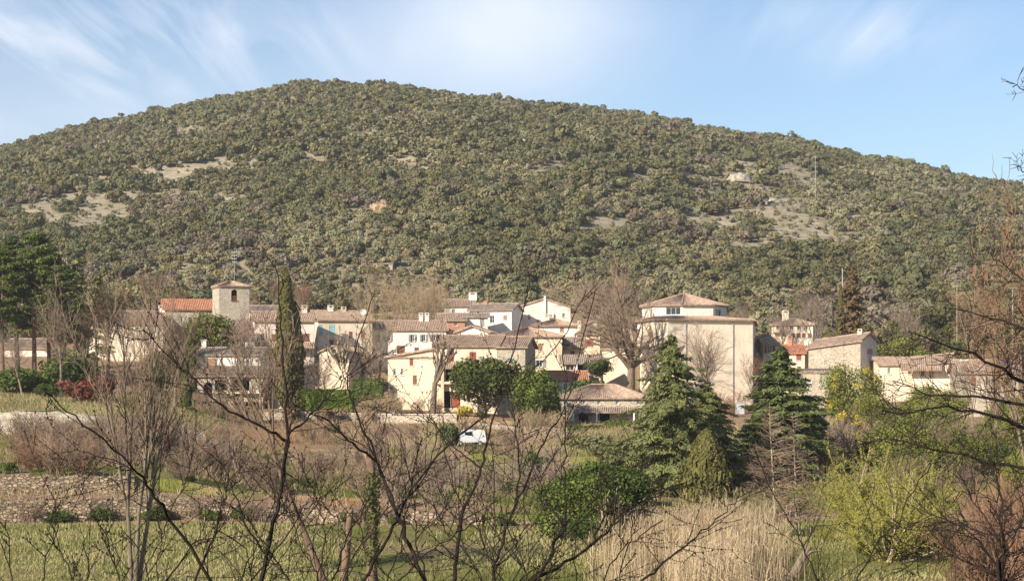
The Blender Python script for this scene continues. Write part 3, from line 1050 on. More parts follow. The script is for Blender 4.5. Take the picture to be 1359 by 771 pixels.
# ------------------------------------------------------------------ the wood on the hill
def scatter_hill():
    g = np.random.default_rng(11)
    pts = []
    y = 228.0
    while y < 985:
        st = 2.5 + max(y - 318, 0) * 0.0014
        x0, x1 = (-190 - CX) / F * y, (1500 - CX) / F * y
        xs = np.arange(x0, x1, st)
        pts.append(np.stack([xs + g.uniform(-.5, .5, len(xs)) * st, y + g.uniform(-.5, .5, len(xs)) * st], 1))
        y += st * 0.95
    p = np.concatenate(pts)
    x, y = p[:, 0], p[:, 1]
    k = clearing(x, y)
    px = CX + F * x / y
    keep = g.random(len(x)) < np.where(k > 0.5, 0.95, 0.50)
    keep &= (y > 318) | ((px > 1100) & (y > 240)) | ((px < 205) & (y > 258)) | ((px > 990) & (y > 292)) | ((px < 320) & (y > 285))
    p = p[keep]; k = k[keep]
    return p[:, 0], p[:, 1], k, g


hx, hy, hk, hg = scatter_hill()
hz = G(hx, hy)
hr = hg.uniform(0.8, 2.05, len(hx)) * np.where(hk > 0.5, 1.0, 0.42) * (0.85 + 0.4 * vnoise(hx / 25, hy / 25, 8))
big = hg.random(len(hx)) < 0.05
hr = np.where(big & (hk > 0.5), hr * 1.35, hr)
sp = fbm(hx / 28, hy / 40, 71, 3) + hg.normal(size=len(hx)) * 0.10
sp_low = np.clip((430 - hy) / 110, 0, 1)
grey = fbm(hx / 30, hy / 30, 91, 3) + hg.normal(size=len(hx)) * 0.06 + 0.035 * sp_low
# species: 0 holm oak, 1 lighter scrub, 2 leafless brown grey
spc = np.where(grey > 0.715, 2, np.where(sp + 0.10 * sp_low > 0.55, 1, 0))
spc = np.where((hk < 0.5) & (spc == 0), 1, spc)
hr = hr * np.where(spc == 1, 0.80, np.where(spc == 0, 1.10, 1.0)) * np.where(hg.random(len(hx)) < .12, 1.3, 1.0)

# the ones that show largest stand as trees of their own
pxh = CX + F * hx / hy
order = np.argsort(hy - hr * 6 + np.where((pxh > 0) & (pxh < 1359), 0, 4000))
NEAR = order[:270]
FAR = np.setdiff1d(np.arange(len(hx)), NEAR)


def build_far_wood():
    g = np.random.default_rng(12)
    tcol = {0: [(0.098, 0.094, 0.045), (0.215, 0.195, 0.097)], 1: [(0.165, 0.150, 0.078), (0.32, 0.285, 0.16)], 2: [(0.13, 0.105, 0.07), (0.27, 0.22, 0.15)]}
    Cs, Ns, Ss, Ts = [], [], [], []
    for i in FAR:
        r = hr[i]; Y = hy[i]
        k = int(np.clip(95000 * (r / Y) , 150, 600)) if Y < 480 else int(np.clip(44000 * (r / Y), 60, 200))
        asp = g.uniform(0.65, 1.0)
        nl = 6 if Y < 560 else 4
        lc = g.normal(size=(nl, 3)) * np.array([0.42, 0.42, 0.30]) * r
        lc[0] *= 0.2
        lc[:, 2] = np.abs(lc[:, 2]) + r * asp * 0.62
        lr = r * g.uniform(0.45, 0.72, nl)
        w = g.integers(0, nl, k)
        d = rand_unit(k, g)
        d[:, 2] = np.where(d[:, 2] < -0.35, -d[:, 2], d[:, 2])
        c = lc[w] + d * (lr[w] * g.uniform(0.72, 1.12, k))[:, None] * np.array([1, 1, asp])
        n = d + g.normal(size=(k, 3)) * 0.33
        n /= np.linalg.norm(n, axis=1, keepdims=True)
        c += np.array([hx[i], hy[i], hz[i]])
        base = np.clip(0.42 + g.normal() * 0.17, 0, 1)
        a, b = np.array(tcol[spc[i]])
        vv = np.clip(base + g.normal(size=nl) * 0.10, 0, 1)[w] + g.normal(size=k) * 0.085
        col = a + (b - a) * np.clip(vv, 0, 1)[:, None]
        col *= (1 + g.normal() * 0.06) * np.array([1 + g.normal() * 0.05, 1, 1 + g.normal() * 0.06])
        Cs.append(c); Ns.append(n); Ts.append(col)
        Ss.append((r * 2.6 / math.sqrt(k)) * g.uniform(0.6, 1.3, k))
    C = np.concatenate(Cs); N_ = np.concatenate(Ns); T = np.concatenate(Ts); Sz = np.concatenate(Ss)
    v, q = quads(C, N_, Sz, Sz * 0.8, g)
    me = np_mesh('hillside_woodland', v, q, M['wood'], {'tint': np.repeat(np.clip(T, 0.005, 1), 4, axis=0)})
    o = link('hillside_woodland', me)
    tag(o, 'olive green evergreen oak wood covering the big rounded hill behind the village', 'woodland', None, 'stuff')
    print('far trees', len(FAR), 'quads', len(q))


build_far_wood()
oaks = [leafy_tree('holm_oak', 100 + i, 2.0, 1.7, 0.9, 0.14, 'oak', 2000, 0.13, 11) for i in range(4)]
scrubs = [leafy_tree('scrub_tree', 120 + i, 1.8, 1.5, 0.5, 0.10, 'olive', 1700, 0.115, 10) for i in range(3)]
greys = [bare_tree('leafless_tree', 140 + i, 4.5, 0.10, 0.25, 5, (5, 5, 4), twig='twig_grey', tw=0.028, spread=0.8, ang=(.6, .6, .6)) for i in range(2)]
for i in NEAR:
    px = CX + F * hx[i] / hy[i]
    s = hr[i] / 1.95
    kk = int(spc[i])
    pr = rnd.choice((oaks, scrubs, greys)[kk])
    lab = ('dark green holm oak at the foot of the wooded hill', 'pale olive green scrub tree at the foot of the wooded hill', 'brownish grey leafless tree among the evergreens at the hill foot')[kk]
    place(pr, px, hy[i], lab, ('holm oaks at the foot of the hill', 'pale scrub trees at the foot of the hill', 'leafless trees at the foot of the hill')[kk], scale=s)
# ------------------------------------------------------------------ houses
UP = Vector((0, 0, 1))


def rect_openings(ops):
    """openings as (s0, s1, za, zb, arch) -> list of plain rectangles (arches as narrow columns)"""
    out = []
    for s0, s1, a, b, arch in ops:
        if not arch:
            out.append((s0, s1, a, b)); continue
        n = 8; w = (s1 - s0) / n; r = (s1 - s0) / 2
        for i in range(n):
            xm = -r + (i + .5) * w
            out.append((s0 + i * w, s0 + (i + 1) * w, a, b - r + math.sqrt(max(r * r - xm * xm, 0))))
    return out


def wall_face(mb, o, e, n_in, W, z0, zt, ops, depth=0.24, mi=0):
    """wall from o along e (unit, length W), heights z0..zt, real holes with reveals going inward along n_in"""
    rc = rect_openings(ops)
    ss = sorted({0.0, W, *[min(max(v, 0), W) for r in rc for v in r[:2]]})
    zs = sorted({z0, zt, *[min(max(v, z0), zt) for r in rc for v in r[2:]]})
    ss = [s for i, s in enumerate(ss) if i == 0 or s - ss[i - 1] > 1e-5]
    zs = [s for i, s in enumerate(zs) if i == 0 or s - zs[i - 1] > 1e-5]
    def op(i, j):
        if i < 0 or j < 0 or i >= len(ss) - 1 or j >= len(zs) - 1: return None
        sm = (ss[i] + ss[i + 1]) / 2; zm = (zs[j] + zs[j + 1]) / 2
        return any(r[0] < sm < r[1] and r[2] < zm < r[3] for r in rc)
    pt = lambda s, z, d=0.0: Vector((o.x, o.y, 0)) + e * s + n_in * d + UP * z
    for i in range(len(ss) - 1):
        for j in range(len(zs) - 1):
            a, b, c, d = ss[i], ss[i + 1], zs[j], zs[j + 1]
            if not op(i, j):
                mb.face([pt(a, c), pt(b, c), pt(b, d), pt(a, d)], mi)
            else:
                if op(i - 1, j) is False: mb.face([pt(a, c), pt(a, c, depth), pt(a, d, depth), pt(a, d)], mi)
                if op(i + 1, j) is False: mb.face([pt(b, c), pt(b, c, depth), pt(b, d, depth), pt(b, d)], mi)
                if op(i, j - 1) is False: mb.face([pt(a, c), pt(a, c, depth), pt(b, c, depth), pt(b, c)], mi)
                if op(i, j + 1) is False: mb.face([pt(a, d), pt(a, d, depth), pt(b, d, depth), pt(b, d)], mi)


def roof_plane(mb, A, B, C, D, thick=0.14, pitch=0.24):
    """tiled slope: eave A->B, ridge D->C (A below D, B below C); corrugated top, flat underside"""
    n = ((B - A).cross(D - A))
    if n.length < 1e-6: n = (C - A).cross(D - A)
    n.normalize()
    if n.z < 0: n = -n
    W = max((B - A).length, (C - D).length)
    N = max(4, int(W / (pitch / 2)))
    Mr = max(2, int(((D - A).length + (C - B).length) / 2 / 1.1))
    n0 = len(mb.v)
    for j in range(Mr + 1):
        t = j / Mr
        l = A.lerp(D, t); r = B.lerp(C, t)
        for i in range(N + 1):
            p = l.lerp(r, i / N)
            hgt = (0.055 if i % 2 else -0.03) + rnd.uniform(-0.016, 0.016)
            mb.v.append(tuple(p + n * (hgt + 0.04) + UP * rnd.uniform(-0.012, 0.012)))
    for j in range(Mr):
        for i in range(N):
            a = n0 + j * (N + 1) + i
            mb.f.append((a, a + 1, a + N + 2, a + N + 1)); mb.m.append(0)
    # eave edge and underside
    dn = -n * thick
    n1 = len(mb.v)
    for i in range(N + 1):
        mb.v.append(tuple(A.lerp(B, i / N) + dn))
    for i in range(N):
        mb.f.append((n0 + i, n1 + i, n1 + i + 1, n0 + i + 1)); mb.m.append(0)
    mb.face([A + dn, B + dn, C + dn, D + dn], 0)
    up = n * 0.03
    mb.face([A + dn, D + dn, D + up, A + up], 0)
    mb.face([B + dn, C + dn, C + up, B + up], 0)


def ridge_cap(mb, a, b, r=0.13):
    mb.tube([a, b], [r, r], 6)


class House:
    """L, R = (px, distance) of the front wall's foot corners; py0 = foot row, pyE = eave row (both at L's distance)."""
    def __init__(self, name, label, L, R, pyE, py0, D, wall='cream', roof='roof', kind='side', pitch=0.30, over=0.35, cat='house', pyER=None, wallmats=None,
                 flip=False, cornice=True, group=None, sink=2.5, hole_back=False):
        self.l = Vector((X(*L), L[1], 0)); self.r = Vector((X(*R), R[1], 0))
        self.e = (self.r - self.l); self.W = self.e.length; self.e.normalize()
        self.n = Vector((-self.e.y, self.e.x, 0))          # inward (away from the viewer)
        self.D = D
        self.zE = Z(pyE, L[1])
        self.zER = self.zE if pyER is None else Z(pyER, R[1])
        self.z0 = Z(py0, L[1])
        c = (self.l + self.r) / 2 + self.n * (D / 2)
        self.base = Vector((c.x, c.y, self.z0))
        self.root = empty(name, self.base, label, cat, group)
        self.kind, self.pitch, self.over = kind, pitch, over
        self.wall, self.roofm = wall, roof
        self.wallmats = wallmats or {}
        self.ops = {'front': [], 'right': [], 'left': []}
        self.fit = []
        self.flip = flip
        self.cornice = cornice
        self.sink = sink
        self.roof_obj = None

    def side(self, s):
        """origin, direction, inward normal, length of a wall, seen from outside left to right"""
        if s == 'front': return self.l, self.e, self.n, self.W
        if s == 'right': return self.r, self.n, -self.e, self.D
        if s == 'left': return self.l + self.n * self.D, -self.n, self.e, self.D
        return self.r + self.n * self.D, -self.e, -self.n, self.W

    def hit(self, s, px, py):
        """photo point -> (s, z) on that wall"""
        o, e, n, W = self.side(s)
        d = Vector(((px - CX) / F, 1, (HY - py) / F))
        t = (o.dot(n)) / d.dot(n)
        p = d * t
        return (p - Vector((o.x, o.y, 0))).dot(e), p.z

    def win(self, px0, px1, py0, py1, kind='c', col='red_wood', s='front', arch=False, grow=1.0):
        """px0..px1, py0 (top)..py1 (bottom); kinds: c closed shutters, o open shutters, w plain window, d open porch, g door"""
        a, zt = self.hit(s, px0, py0)
        b, zb = self.hit(s, px1, py1)
        W = self.side(s)[3]
        a, b = max(a, 0.12), min(b, W - 0.12)
        if b - a < 0.15: return self
        zt = min(zt, self.zE - 0.15) if s != 'front' else zt
        self.ops[s].append((a, b, zb, zt, arch))
        self.fit.append((s, a, b, zb, zt, kind, col, arch))
        return self

    def build(self):
        mb = MB()
        off = self.base
        zb = self.z0 - self.sink
        L, Rr = self.l, self.r
        BL, BR = L + self.n * self.D, Rr + self.n * self.D
        mats = [M[self.wall]] + [M[m] for m in self.wallmats.values()]
        midx = {k: i + 1 for i, k in enumerate(self.wallmats)}
        zlow = min(self.zE, self.zER)
        for s in ('front', 'right', 'left', 'back'):
            o, e, n, W = self.side(s)
            wall_face(mb, o, e, n, W, zb, zlow, self.ops.get(s, []), mi=midx.get(s, 0))
        k, pt, ov = self.kind, self.pitch, self.over
        V = lambda p, z: Vector((p.x, p.y, z))
        rf = MB()
        zE = self.zE
        if k == 'side':            # ridge parallel to the front
            zr = zE + pt * self.D / 2
            mL, mR = (L + BL) / 2, (Rr + BR) / 2
            dz = self.zER - zE
            if abs(dz) > 0.01:
                mb.face([V(L, zlow), V(Rr, zlow), V(Rr, self.zER), V(L, zE)], midx.get('front', 0))
            mb.face([V(Rr, zlow), V(BR, zlow), V(BR, self.zER), V(mR, zr + dz), V(Rr, self.zER)], midx.get('right', 0))
            mb.face([V(BL, zlow), V(L, zlow), V(L, zE), V(mL, zr), V(BL, zE)], midx.get('left', 0))
            eo, no = self.e * ov, self.n * ov
            for a, b, sg in ((L, Rr, -1), (BL, BR, 1)):
                A = V(a - eo + no * sg, zE - pt * ov); B = V(b + eo + no * sg, zE - pt * ov + dz)
                C_ = V(mR + eo, zr + dz); D_ = V(mL - eo, zr)
                roof_plane(rf, A, B, C_, D_)
            ridge_cap(rf, V(mL - eo, zr + .05), V(mR + eo, zr + dz + .05))
        elif k == 'front':         # gable end faces the viewer
            zr = zE + pt * self.W / 2
            mF, mB = (L + Rr) / 2, (BL + BR) / 2
            mb.face([V(L, zE), V(Rr, zE), V(mF, zr)], midx.get('front', 0))
            mb.face([V(BR, zE), V(BL, zE), V(mB, zr)], midx.get('back', 0))
            eo, no = self.e * ov, self.n * ov
            roof_plane(rf, V(BL - eo + no, zE - pt * ov), V(L - eo - no, zE - pt * ov), V(mF - no, zr), V(mB + no, zr))
            roof_plane(rf, V(Rr + eo - no, zE - pt * ov), V(BR + eo + no, zE - pt * ov), V(mB + no, zr), V(mF - no, zr))
            ridge_cap(rf, V(mF - no, zr + .05), V(mB + no, zr + .05))
        elif k == 'hip':
            h = min(self.D, self.W) / 2
            zr = zE + pt * h
            m1 = (L + BL) / 2 + self.e * h * 0.98; m2 = (Rr + BR) / 2 - self.e * h * 0.98
            if self.W < self.D:
                m1 = (L + Rr) / 2 + self.n * h * .98; m2 = (BL + BR) / 2 - self.n * h * .98
            eo, no = self.e * ov, self.n * ov
            ze = zE - pt * ov
            a, b, c, d = V(L - eo - no, ze), V(Rr + eo - no, ze), V(BR + eo + no, ze), V(BL - eo + no, ze)
            p1, p2 = V(m1, zr), V(m2, zr)
            if self.W >= self.D:
                roof_plane(rf, a, b, p2, p1); roof_plane(rf, b, c, p2, p2); roof_plane(rf, c, d, p1, p2); roof_plane(rf, d, a, p1, p1)
            else:
                roof_plane(rf, a, b, p1, p1); roof_plane(rf, b, c, p2, p1); roof_plane(rf, c, d, p2, p2); roof_plane(rf, d, a, p1, p2)
            for q, w in ((a, p1), (b, p2 if self.W >= self.D else p1), (c, p2), (d, p1 if self.W >= self.D else p2)):
                ridge_cap(rf, q + UP * .05, w + UP * .06, .1)
            ridge_cap(rf, p1 + UP * .05, p2 + UP * .05)
        elif k in ('shed', 'shedl', 'shedr'):   # one slope: down to the front / to the left / to the right
            eo, no = self.e * ov, self.n * ov
            if k == 'shed':
                zr = zE + pt * self.D
                mb.face([V(Rr, zE), V(BR, zE), V(BR, zr)], midx.get('right', 0)); mb.face([V(BL, zE), V(L, zE), V(BL, zr)], midx.get('left', 0))
                mb.face([V(BR, zE), V(BL, zE), V(BL, zr), V(BR, zr)], 0)
                roof_plane(rf, V(L - eo - no, zE - pt * ov), V(Rr + eo - no, zE - pt * ov), V(BR + eo + no, zr + pt * ov), V(BL - eo + no, zr + pt * ov))
            elif k == 'shedl':
                zr = zE + pt * self.W
                mb.face([V(L, zE), V(Rr, zE), V(Rr, zr)], midx.get('front', 0)); mb.face([V(BR, zE), V(BL, zE), V(BR, zr)], 0)
                mb.face([V(Rr, zE), V(BR, zE), V(BR, zr), V(Rr, zr)], midx.get('right', 0))
                roof_plane(rf, V(BL - eo + no, zE - pt * ov), V(L - eo - no, zE - pt * ov), V(Rr + eo - no, zr + pt * ov), V(BR + eo + no, zr + pt * ov))
            else:
                zr = zE + pt * self.W
                mb.face([V(L, zE), V(Rr, zE), V(L, zr)], midx.get('front', 0)); mb.face([V(BR, zE), V(BL, zE), V(BL, zr)], 0)
                mb.face([V(BL, zE), V(L, zE), V(L, zr), V(BL, zr)], midx.get('left', 0))
                roof_plane(rf, V(Rr + eo - no, zE - pt * ov), V(BR + eo + no, zE - pt * ov), V(BL - eo + no, zr + pt * ov), V(L - eo - no, zr + pt * ov))
        self.zr = zr
        mb.build('wall', mats, self.root, off)
        self.roof_obj = rf.build('roof', M[self.roofm], self.root, off)
        if self.cornice and k != 'front':
            cm = MB()
            for s in (('front',) if k == 'side' else ('front', 'right', 'left') if k == 'hip' else ('front',)):
                o, e, n, W = self.side(s)
                dz = (self.zER - zE) if s == 'front' else 0
                a = V(o, zE - 0.19) - n * 0.07; b = V(o + e * W, zE - 0.19 + dz) - n * 0.07
                ee = (b - a).normalized()
                cm.box((a + b) / 2, (W, 0.14, 0.12), (ee, n, ee.cross(n)))
                cm.box((a + b) / 2 + UP * 0.10 - n * 0.06, (W + .1, 0.2, 0.07), (ee, n, ee.cross(n)))
            cm.build('cornice', M[self.roofm], self.root, off)
        for (s, a, b, z1, z2, kind, col, arch) in self.fit:
            self._fit(s, a, b, z1, z2, kind, col, arch, off)
        return self

    def _fit(self, s, a, b, z1, z2, kind, col, arch, off):
        o, e, n, W = self.side(s)
        p = lambda u, d, z: Vector((o.x, o.y, 0)) + e * u + n * d + UP * z
        w, h = b - a, z2 - z1
        ax = (e, n, UP)
        mid = (a + b) / 2; zm = (z1 + z2) / 2
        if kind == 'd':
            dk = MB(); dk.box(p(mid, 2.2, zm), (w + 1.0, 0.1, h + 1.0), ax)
            dk.build('opening_shade_sheet', M['dark'], self.root, off)  # near-black sheet behind the opening, interior shade put into its colour
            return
        if kind == 'g':
            f = MB(); f.box(p(mid, 0.16, zm), (w - 0.01, 0.07, h - 0.01), ax)
            for i in range(1, max(2, int(w / 0.45))):
                f.box(p(a + w * i / max(2, int(w / 0.45)), 0.12, zm), (0.05, 0.03, h - 0.1), ax)
            f.build('door', M[col], self.root, off)
            return
        fr = MB()
        t = 0.07
        if arch:
            for i in range(4):
                fr.box(p(mid, 0.14, z1 + h * (0.06 + 0.11 * i)), (w - .02, 0.10, 0.09), (e, (n - UP * .6).normalized(), (UP + n * .6).normalized()))
        for u in (a + t / 2, b - t / 2): fr.box(p(u, 0.15, zm - (w * .22 if arch else 0)), (t, 0.06, h - (w * .5 if arch else 0)), ax)
        fr.box(p(mid, 0.15, z1 + t / 2), (w - 2 * t - .004, 0.06, t), ax)
        if not arch:
            fr.box(p(mid, 0.15, z2 - t / 2), (w - 2 * t - .004, 0.06, t), ax)
            fr.box(p(mid, 0.152, zm), (0.05, 0.05, h - 2 * t - .004), ax)
            if h > 1.0: fr.box(p(mid, 0.148, z1 + h * .6), (w - 2 * t - .01, 0.04, 0.04), ax)
        fr.box(p(mid, -0.04, z1 - 0.04), (w + 0.16, 0.14, 0.07), ax)       # sill
        wn = fr.build('window', M['frame'] if not arch else M['brown_wood'], self.root, off)
        if not arch or True:
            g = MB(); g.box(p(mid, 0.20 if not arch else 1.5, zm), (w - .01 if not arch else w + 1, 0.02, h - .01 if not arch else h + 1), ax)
            g.build('pane', M['glass'] if not arch else M['dark'], wn, off)  # arched opening has no glass, a near-black sheet paints the shade inside
        def leaf(c, d, ww):
            sh = MB()
            sh.box(p(c, d, zm), (ww, 0.045, h), ax)
            for zz_ in (z1 + h * .18, z1 + h * .82): sh.box(p(c, d - 0.035, zz_), (ww * .9, 0.025, 0.09), ax)
            for q in range(1, 4): sh.box(p(c - ww / 2 + ww * q / 4, d - 0.026, zm), (0.02, 0.008, h * .98), ax)
            sh.build('shutter', M[col], wn, off)
        if kind == 'c':
            leaf(a + w * .25 + .004, 0.06, w * .5 - .012); leaf(b - w * .25 - .004, 0.06, w * .5 - .012)
        elif kind == 'o':
            leaf(a - w * .25 - .03, -0.04, w * .5); leaf(b + w * .25 + .03, -0.04, w * .5)
        elif kind == 'l':
            leaf(a - w * .25 - .03, -0.04, w * .5)

    def chimney(self, px, py0, py1, w=0.8, d=None, depth=0.5, mat='pale', pot=True):
        """chimney seen between rows py0 (top) and py1 at px; depth = fraction of the house's depth behind the front"""
        d = d or w
        c = self.l + self.n * (self.D * depth)
        dr = Vector(((px - CX) / F, 1, 0))
        t = c.dot(self.n) / dr.dot(self.n)
        q = dr * t
        zt = Z(py0, q.y); zb = Z(py1, q.y) - 1.2
        m = MB()
        ax = (self.e, self.n, UP)
        m.box((q.x, q.y, (zt + zb) / 2), (w, d, zt - zb), ax)
        m.box((q.x, q.y, zt + 0.04), (w + .16, d + .16, 0.10), ax)
        if pot:
            m.box((q.x, q.y, zt + 0.36), (w + .1, d + .1, 0.08), ax)
            for sx in (-1, 1):
                m.box(Vector((q.x, q.y, zt + 0.2)) + self.e * (w * .38 * sx), (w * .18, d * .9, 0.24), ax)
        o = m.build('chimney', M[mat], self.roof_obj, self.base)
        return self

    def box(self, name, s, px0, px1, py0, py1, out, thick, mat, pitch=0.0, parent=None):
        """a slab standing out from wall s by out (near face), thick deep, covering that pixel box on the wall plane"""
        o, e, n, W = self.side(s)
        a, zt = self.hit(s, px0, py0); b, zb = self.hit(s, px1, py1)
        m = MB()
        c = Vector((o.x, o.y, 0)) + e * ((a + b) / 2) + n * (-out + thick / 2) + UP * ((zt + zb) / 2)
        m.box(c, (abs(b - a), thick, abs(zt - zb)), (e, n, UP))
        return m.build(name, M[mat] if isinstance(mat, str) else mat, parent or self.root, self.base)

    def awning(self, px0, px1, pyt, pyb, out=1.2, mat='roof', name='porch_roof', s='front'):
        """small tiled lean-to roof on the front wall"""
        o, e, n, W = self.side(s)
        a, zt = self.hit(s, px0, pyt); b, _ = self.hit(s, px1, pyt)
        _, zb = self.hit(s, px0, pyb)
        q = lambda u, d, z: Vector((o.x, o.y, 0)) + e * u + n * d + UP * z
        m = MB()
        zb = min(zb, zt - 0.25)
        roof_plane(m, q(a, -out, zb), q(b, -out, zb), q(b, -0.01, zt), q(a, -0.01, zt), 0.12)
        return m.build(name, M[mat], self.root, self.base)

    def post(self, px, py0, py1, out, w=0.2, mat='white', name='post', s='front'):
        o, e, n, W = self.side(s)
        a, zt = self.hit(s, px, py0); _, zb = self.hit(s, px, py1)
        m = MB()
        c = Vector((o.x, o.y, 0)) + e * a + n * (-out) + UP * ((zt + zb) / 2)
        m.box(c, (w, w, zt - zb), (e, n, UP))
        return m.build(name, M[mat], self.root, self.base)
# ------------------------------------------------------------------ the village, from the church (west) to the low stone houses (east)
def gable_house(*a, **k): return House(*a, **k)


h = House('church', 'grey stone church nave with bright orange tiled roof left of the bell tower', (219, 239), (301, 241), 409.5, 452, 9, 'greystone', 'roof_red', 'side', 0.31, cat='church')
h.win(240, 243, 420, 428, 'w'); h.win(268, 271, 420, 428, 'w'); h.build()
h = House('bell_tower', 'square grey stone bell tower with one arched opening and low pyramid roof', (291, 232), (331, 233.6), 379, 452, 4.0, 'greystone', 'roof', 'hip', 0.34, over=0.14, cat='bell tower')
h.win(307, 315, 384, 399, 'w', 'brown_wood', 'front', True); h.build()
h = House('tower_shadow_leanto', 'added low building whose grey lean-to roof stands for the shadow at the bell tower foot', (297, 224), (338, 224), 449, 476, 9, 'grey', 'roof_old', 'shed', 0.30, cat='house')  # added building, its grey roof and walls paint the tower's shadow
h.build()
h = House('long_house', 'low house with pinkish tiled roof left of the church behind bare trees', (118, 236), (216, 236), 429, 455, 10, 'pale', 'roof_pink', 'side', 0.36)
h.win(143, 147, 434, 444, 'c', 'tan_wood'); h.win(165, 169, 434, 444, 'c', 'tan_wood'); h.win(190, 194, 434, 444, 'w'); h.build(); h.chimney(215, 409, 418, 0.9, mat='white')
h = House('pink_house', 'pale pink house mostly hidden behind the tall pines at far left', (6, 238), (64, 238), 461, 492, 8, 'pink', 'roof_pink', 'side', 0.3)
h.win(20, 25, 468, 478, 'c', 'tan_wood'); h.win(44, 49, 468, 478, 'c', 'tan_wood'); h.build()
h = House('white_house', 'small white house peeping out between the bell tower and the cypress', (328, 247), (369, 247), 412, 430, 7, 'white', 'roof_old', 'side', 0.22)
h.win(340, 344, 417, 424, 'w'); h.build()
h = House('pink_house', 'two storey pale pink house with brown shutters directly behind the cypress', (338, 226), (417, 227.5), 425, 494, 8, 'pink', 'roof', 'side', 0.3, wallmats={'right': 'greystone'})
h.win(360.4, 371.8, 443.3, 453.6, 'c', 'brown_wood'); h.win(400, 411, 443, 453.6, 'c', 'brown_wood'); h.win(346, 351, 443, 453, 'w')
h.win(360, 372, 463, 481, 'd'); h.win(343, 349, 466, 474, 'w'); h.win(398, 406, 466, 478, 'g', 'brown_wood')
h.build(); h.awning(341, 416, 454, 462, 1.3); h.chimney(404, 409, 416, 0.7)
h = House('white_house', 'low white house with two brown shuttered windows and a thin white chimney', (262, 206), (346, 206), 470, 505, 7, 'white', 'roof_old', 'side', 0.22)
h.win(275, 286.5, 475.6, 487, 'c', 'tan_wood'); h.win(311, 333, 478.5, 487.5, 'c', 'grey_wood'); h.build(); h.chimney(271, 452, 468, 0.55, mat='white', pot=False)
h = House('stone_house', 'stone house with two tiers of dark porch openings and square pillars', (262, 200), (349, 200), 498, 551, 5, 'stone', 'roof', 'shed', 0.2)
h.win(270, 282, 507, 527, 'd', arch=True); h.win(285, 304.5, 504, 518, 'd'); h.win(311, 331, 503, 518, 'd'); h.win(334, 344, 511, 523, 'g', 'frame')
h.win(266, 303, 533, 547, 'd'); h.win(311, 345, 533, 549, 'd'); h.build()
h.box('balcony_slab', 'front', 283, 346, 520, 522, 0.7, 0.7, 'pale'); h.post(304.5, 500, 519.8, 0.55, 0.32, 'pale', 'pillar'); h.post(308, 522.2, 551, 0.45, 0.4, 'pale', 'pillar')
h = House('barn', 'bare barn wall coloured grey to stand for shade between the porch house and the cypress', (350.5, 203), (374, 201.5), 494, 552, 6, 'grey', 'roof_old', 'shed', 0.15)  # grey plaster paints the shade of this side wall
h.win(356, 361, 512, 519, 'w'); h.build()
h = House('cream_house', 'cream house with turquoise painted windows and red shutters left of the pollards', (422, 236), (494, 238), 424, 480, 9, 'pale', 'roof', 'side', 0.30)
h.win(423.6, 428.5, 431, 445, 'c', 'blue_wood'); h.win(437, 445, 431, 443, 'c', 'blue_wood'); h.win(463, 468, 440, 449, 'c'); h.win(479, 484.5, 439, 448.5, 'c')
h.win(435.6, 443, 450.7, 458, 'w'); h.win(469, 477, 460, 468.5, 'o'); h.build(); h.chimney(438.5, 409, 415, 0.7, mat='white'); h.chimney(456, 411, 416, 0.6)
dsh = MB(); pc = Vector((X(482, 240), 240, Z(414, 240)))
for i in range(10):
    a0, a1 = 2 * math.pi * i / 10, 2 * math.pi * (i + 1) / 10
    rim = lambda a, r, d: pc + Vector((math.cos(a) * r, -d, math.sin(a) * r))
    dsh.face([rim(a0, .42, .14), rim(a1, .42, .14), rim(a1, .2, .03), rim(a0, .2, .03)]); dsh.face([rim(a0, .2, .03), rim(a1, .2, .03), pc])
dsh.tube([pc, pc + Vector((0, 0.2, -0.9))], [.035, .035], 5)
dsh.build('satellite_dish', M['paint_white'], h.roof_obj, h.base)
h = House('garden_house', 'narrow cream gabled outbuilding behind the green hedge', (424, 214), (463, 213.2), 466.5, 520, 8, 'cream', 'roof_pink', 'front', 0.40, over=0.2)
h.win(446, 453, 472, 482, 'c', 'brown_wood'); h.build()
h = House('long_house', 'long whitish house with an arched doorway behind the pollarded plane trees', (496, 240), (592, 241), 437, 478, 10, 'white', 'roof', 'side', 0.26)
for a in (499, 513, 545, 560, 573): h.win(a, a + 5, 444, 453, 'o' if a != 499 else 'w', 'grey_wood')
h.win(527, 537.5, 459, 470, 'g', 'brown_wood', arch=False); h.win(550, 556, 461, 469, 'c', 'brown_wood'); h.build(); h.chimney(558.5, 419, 428, 0.55, mat='white'); h.chimney(566.5, 419, 428, 0.55, mat='white')
h = House('brick_house', 'low brick red rendered house below the white houses at the top', (580, 249), (617, 249), 424.5, 450, 7, 'brick', 'roof', 'side', 0.28)
h.win(588, 592, 427, 433, 'w'); h.win(603, 607, 427, 433, 'w'); h.build()
h = House('white_house', 'white house with a broad white chimney stack at the top of the village', (589, 268), (629, 268), 405.5, 428, 8, 'white', 'roof', 'side', 0.27)
h.win(600, 604, 410, 417, 'w'); h.build(); h.chimney(627.5, 391.5, 400, 1.25, 0.9, mat='white')
h = House('white_house', 'long white house with grey shaded right end at the top of the village', (623, 258), (679, 256), 411, 438, 5, 'white', 'roof_old', 'side', 0.36)
h.win(650, 656, 419, 428.6, 'w'); h.win(668, 673, 418.5, 424, 'c', 'tan_wood'); h.win(634, 638, 417, 423, 'c', 'grey_wood'); h.build(); h.chimney(645, 400, 404, 0.6, mat='brick', pot=False)
h = House('small_house', 'tiny white lean-to house below the long white house', (617, 250), (647, 250), 420, 437, 4, 'white', 'roof_old', 'shed', 0.15)
h.win(637, 643, 423, 432, 'c', 'grey_wood'); h.build()
h = House('white_house', 'white gable fronted house with a small dark window behind the red shuttered house', (605, 230), (648, 229.5), 440, 462, 9, 'white', 'roof', 'front', 0.37)
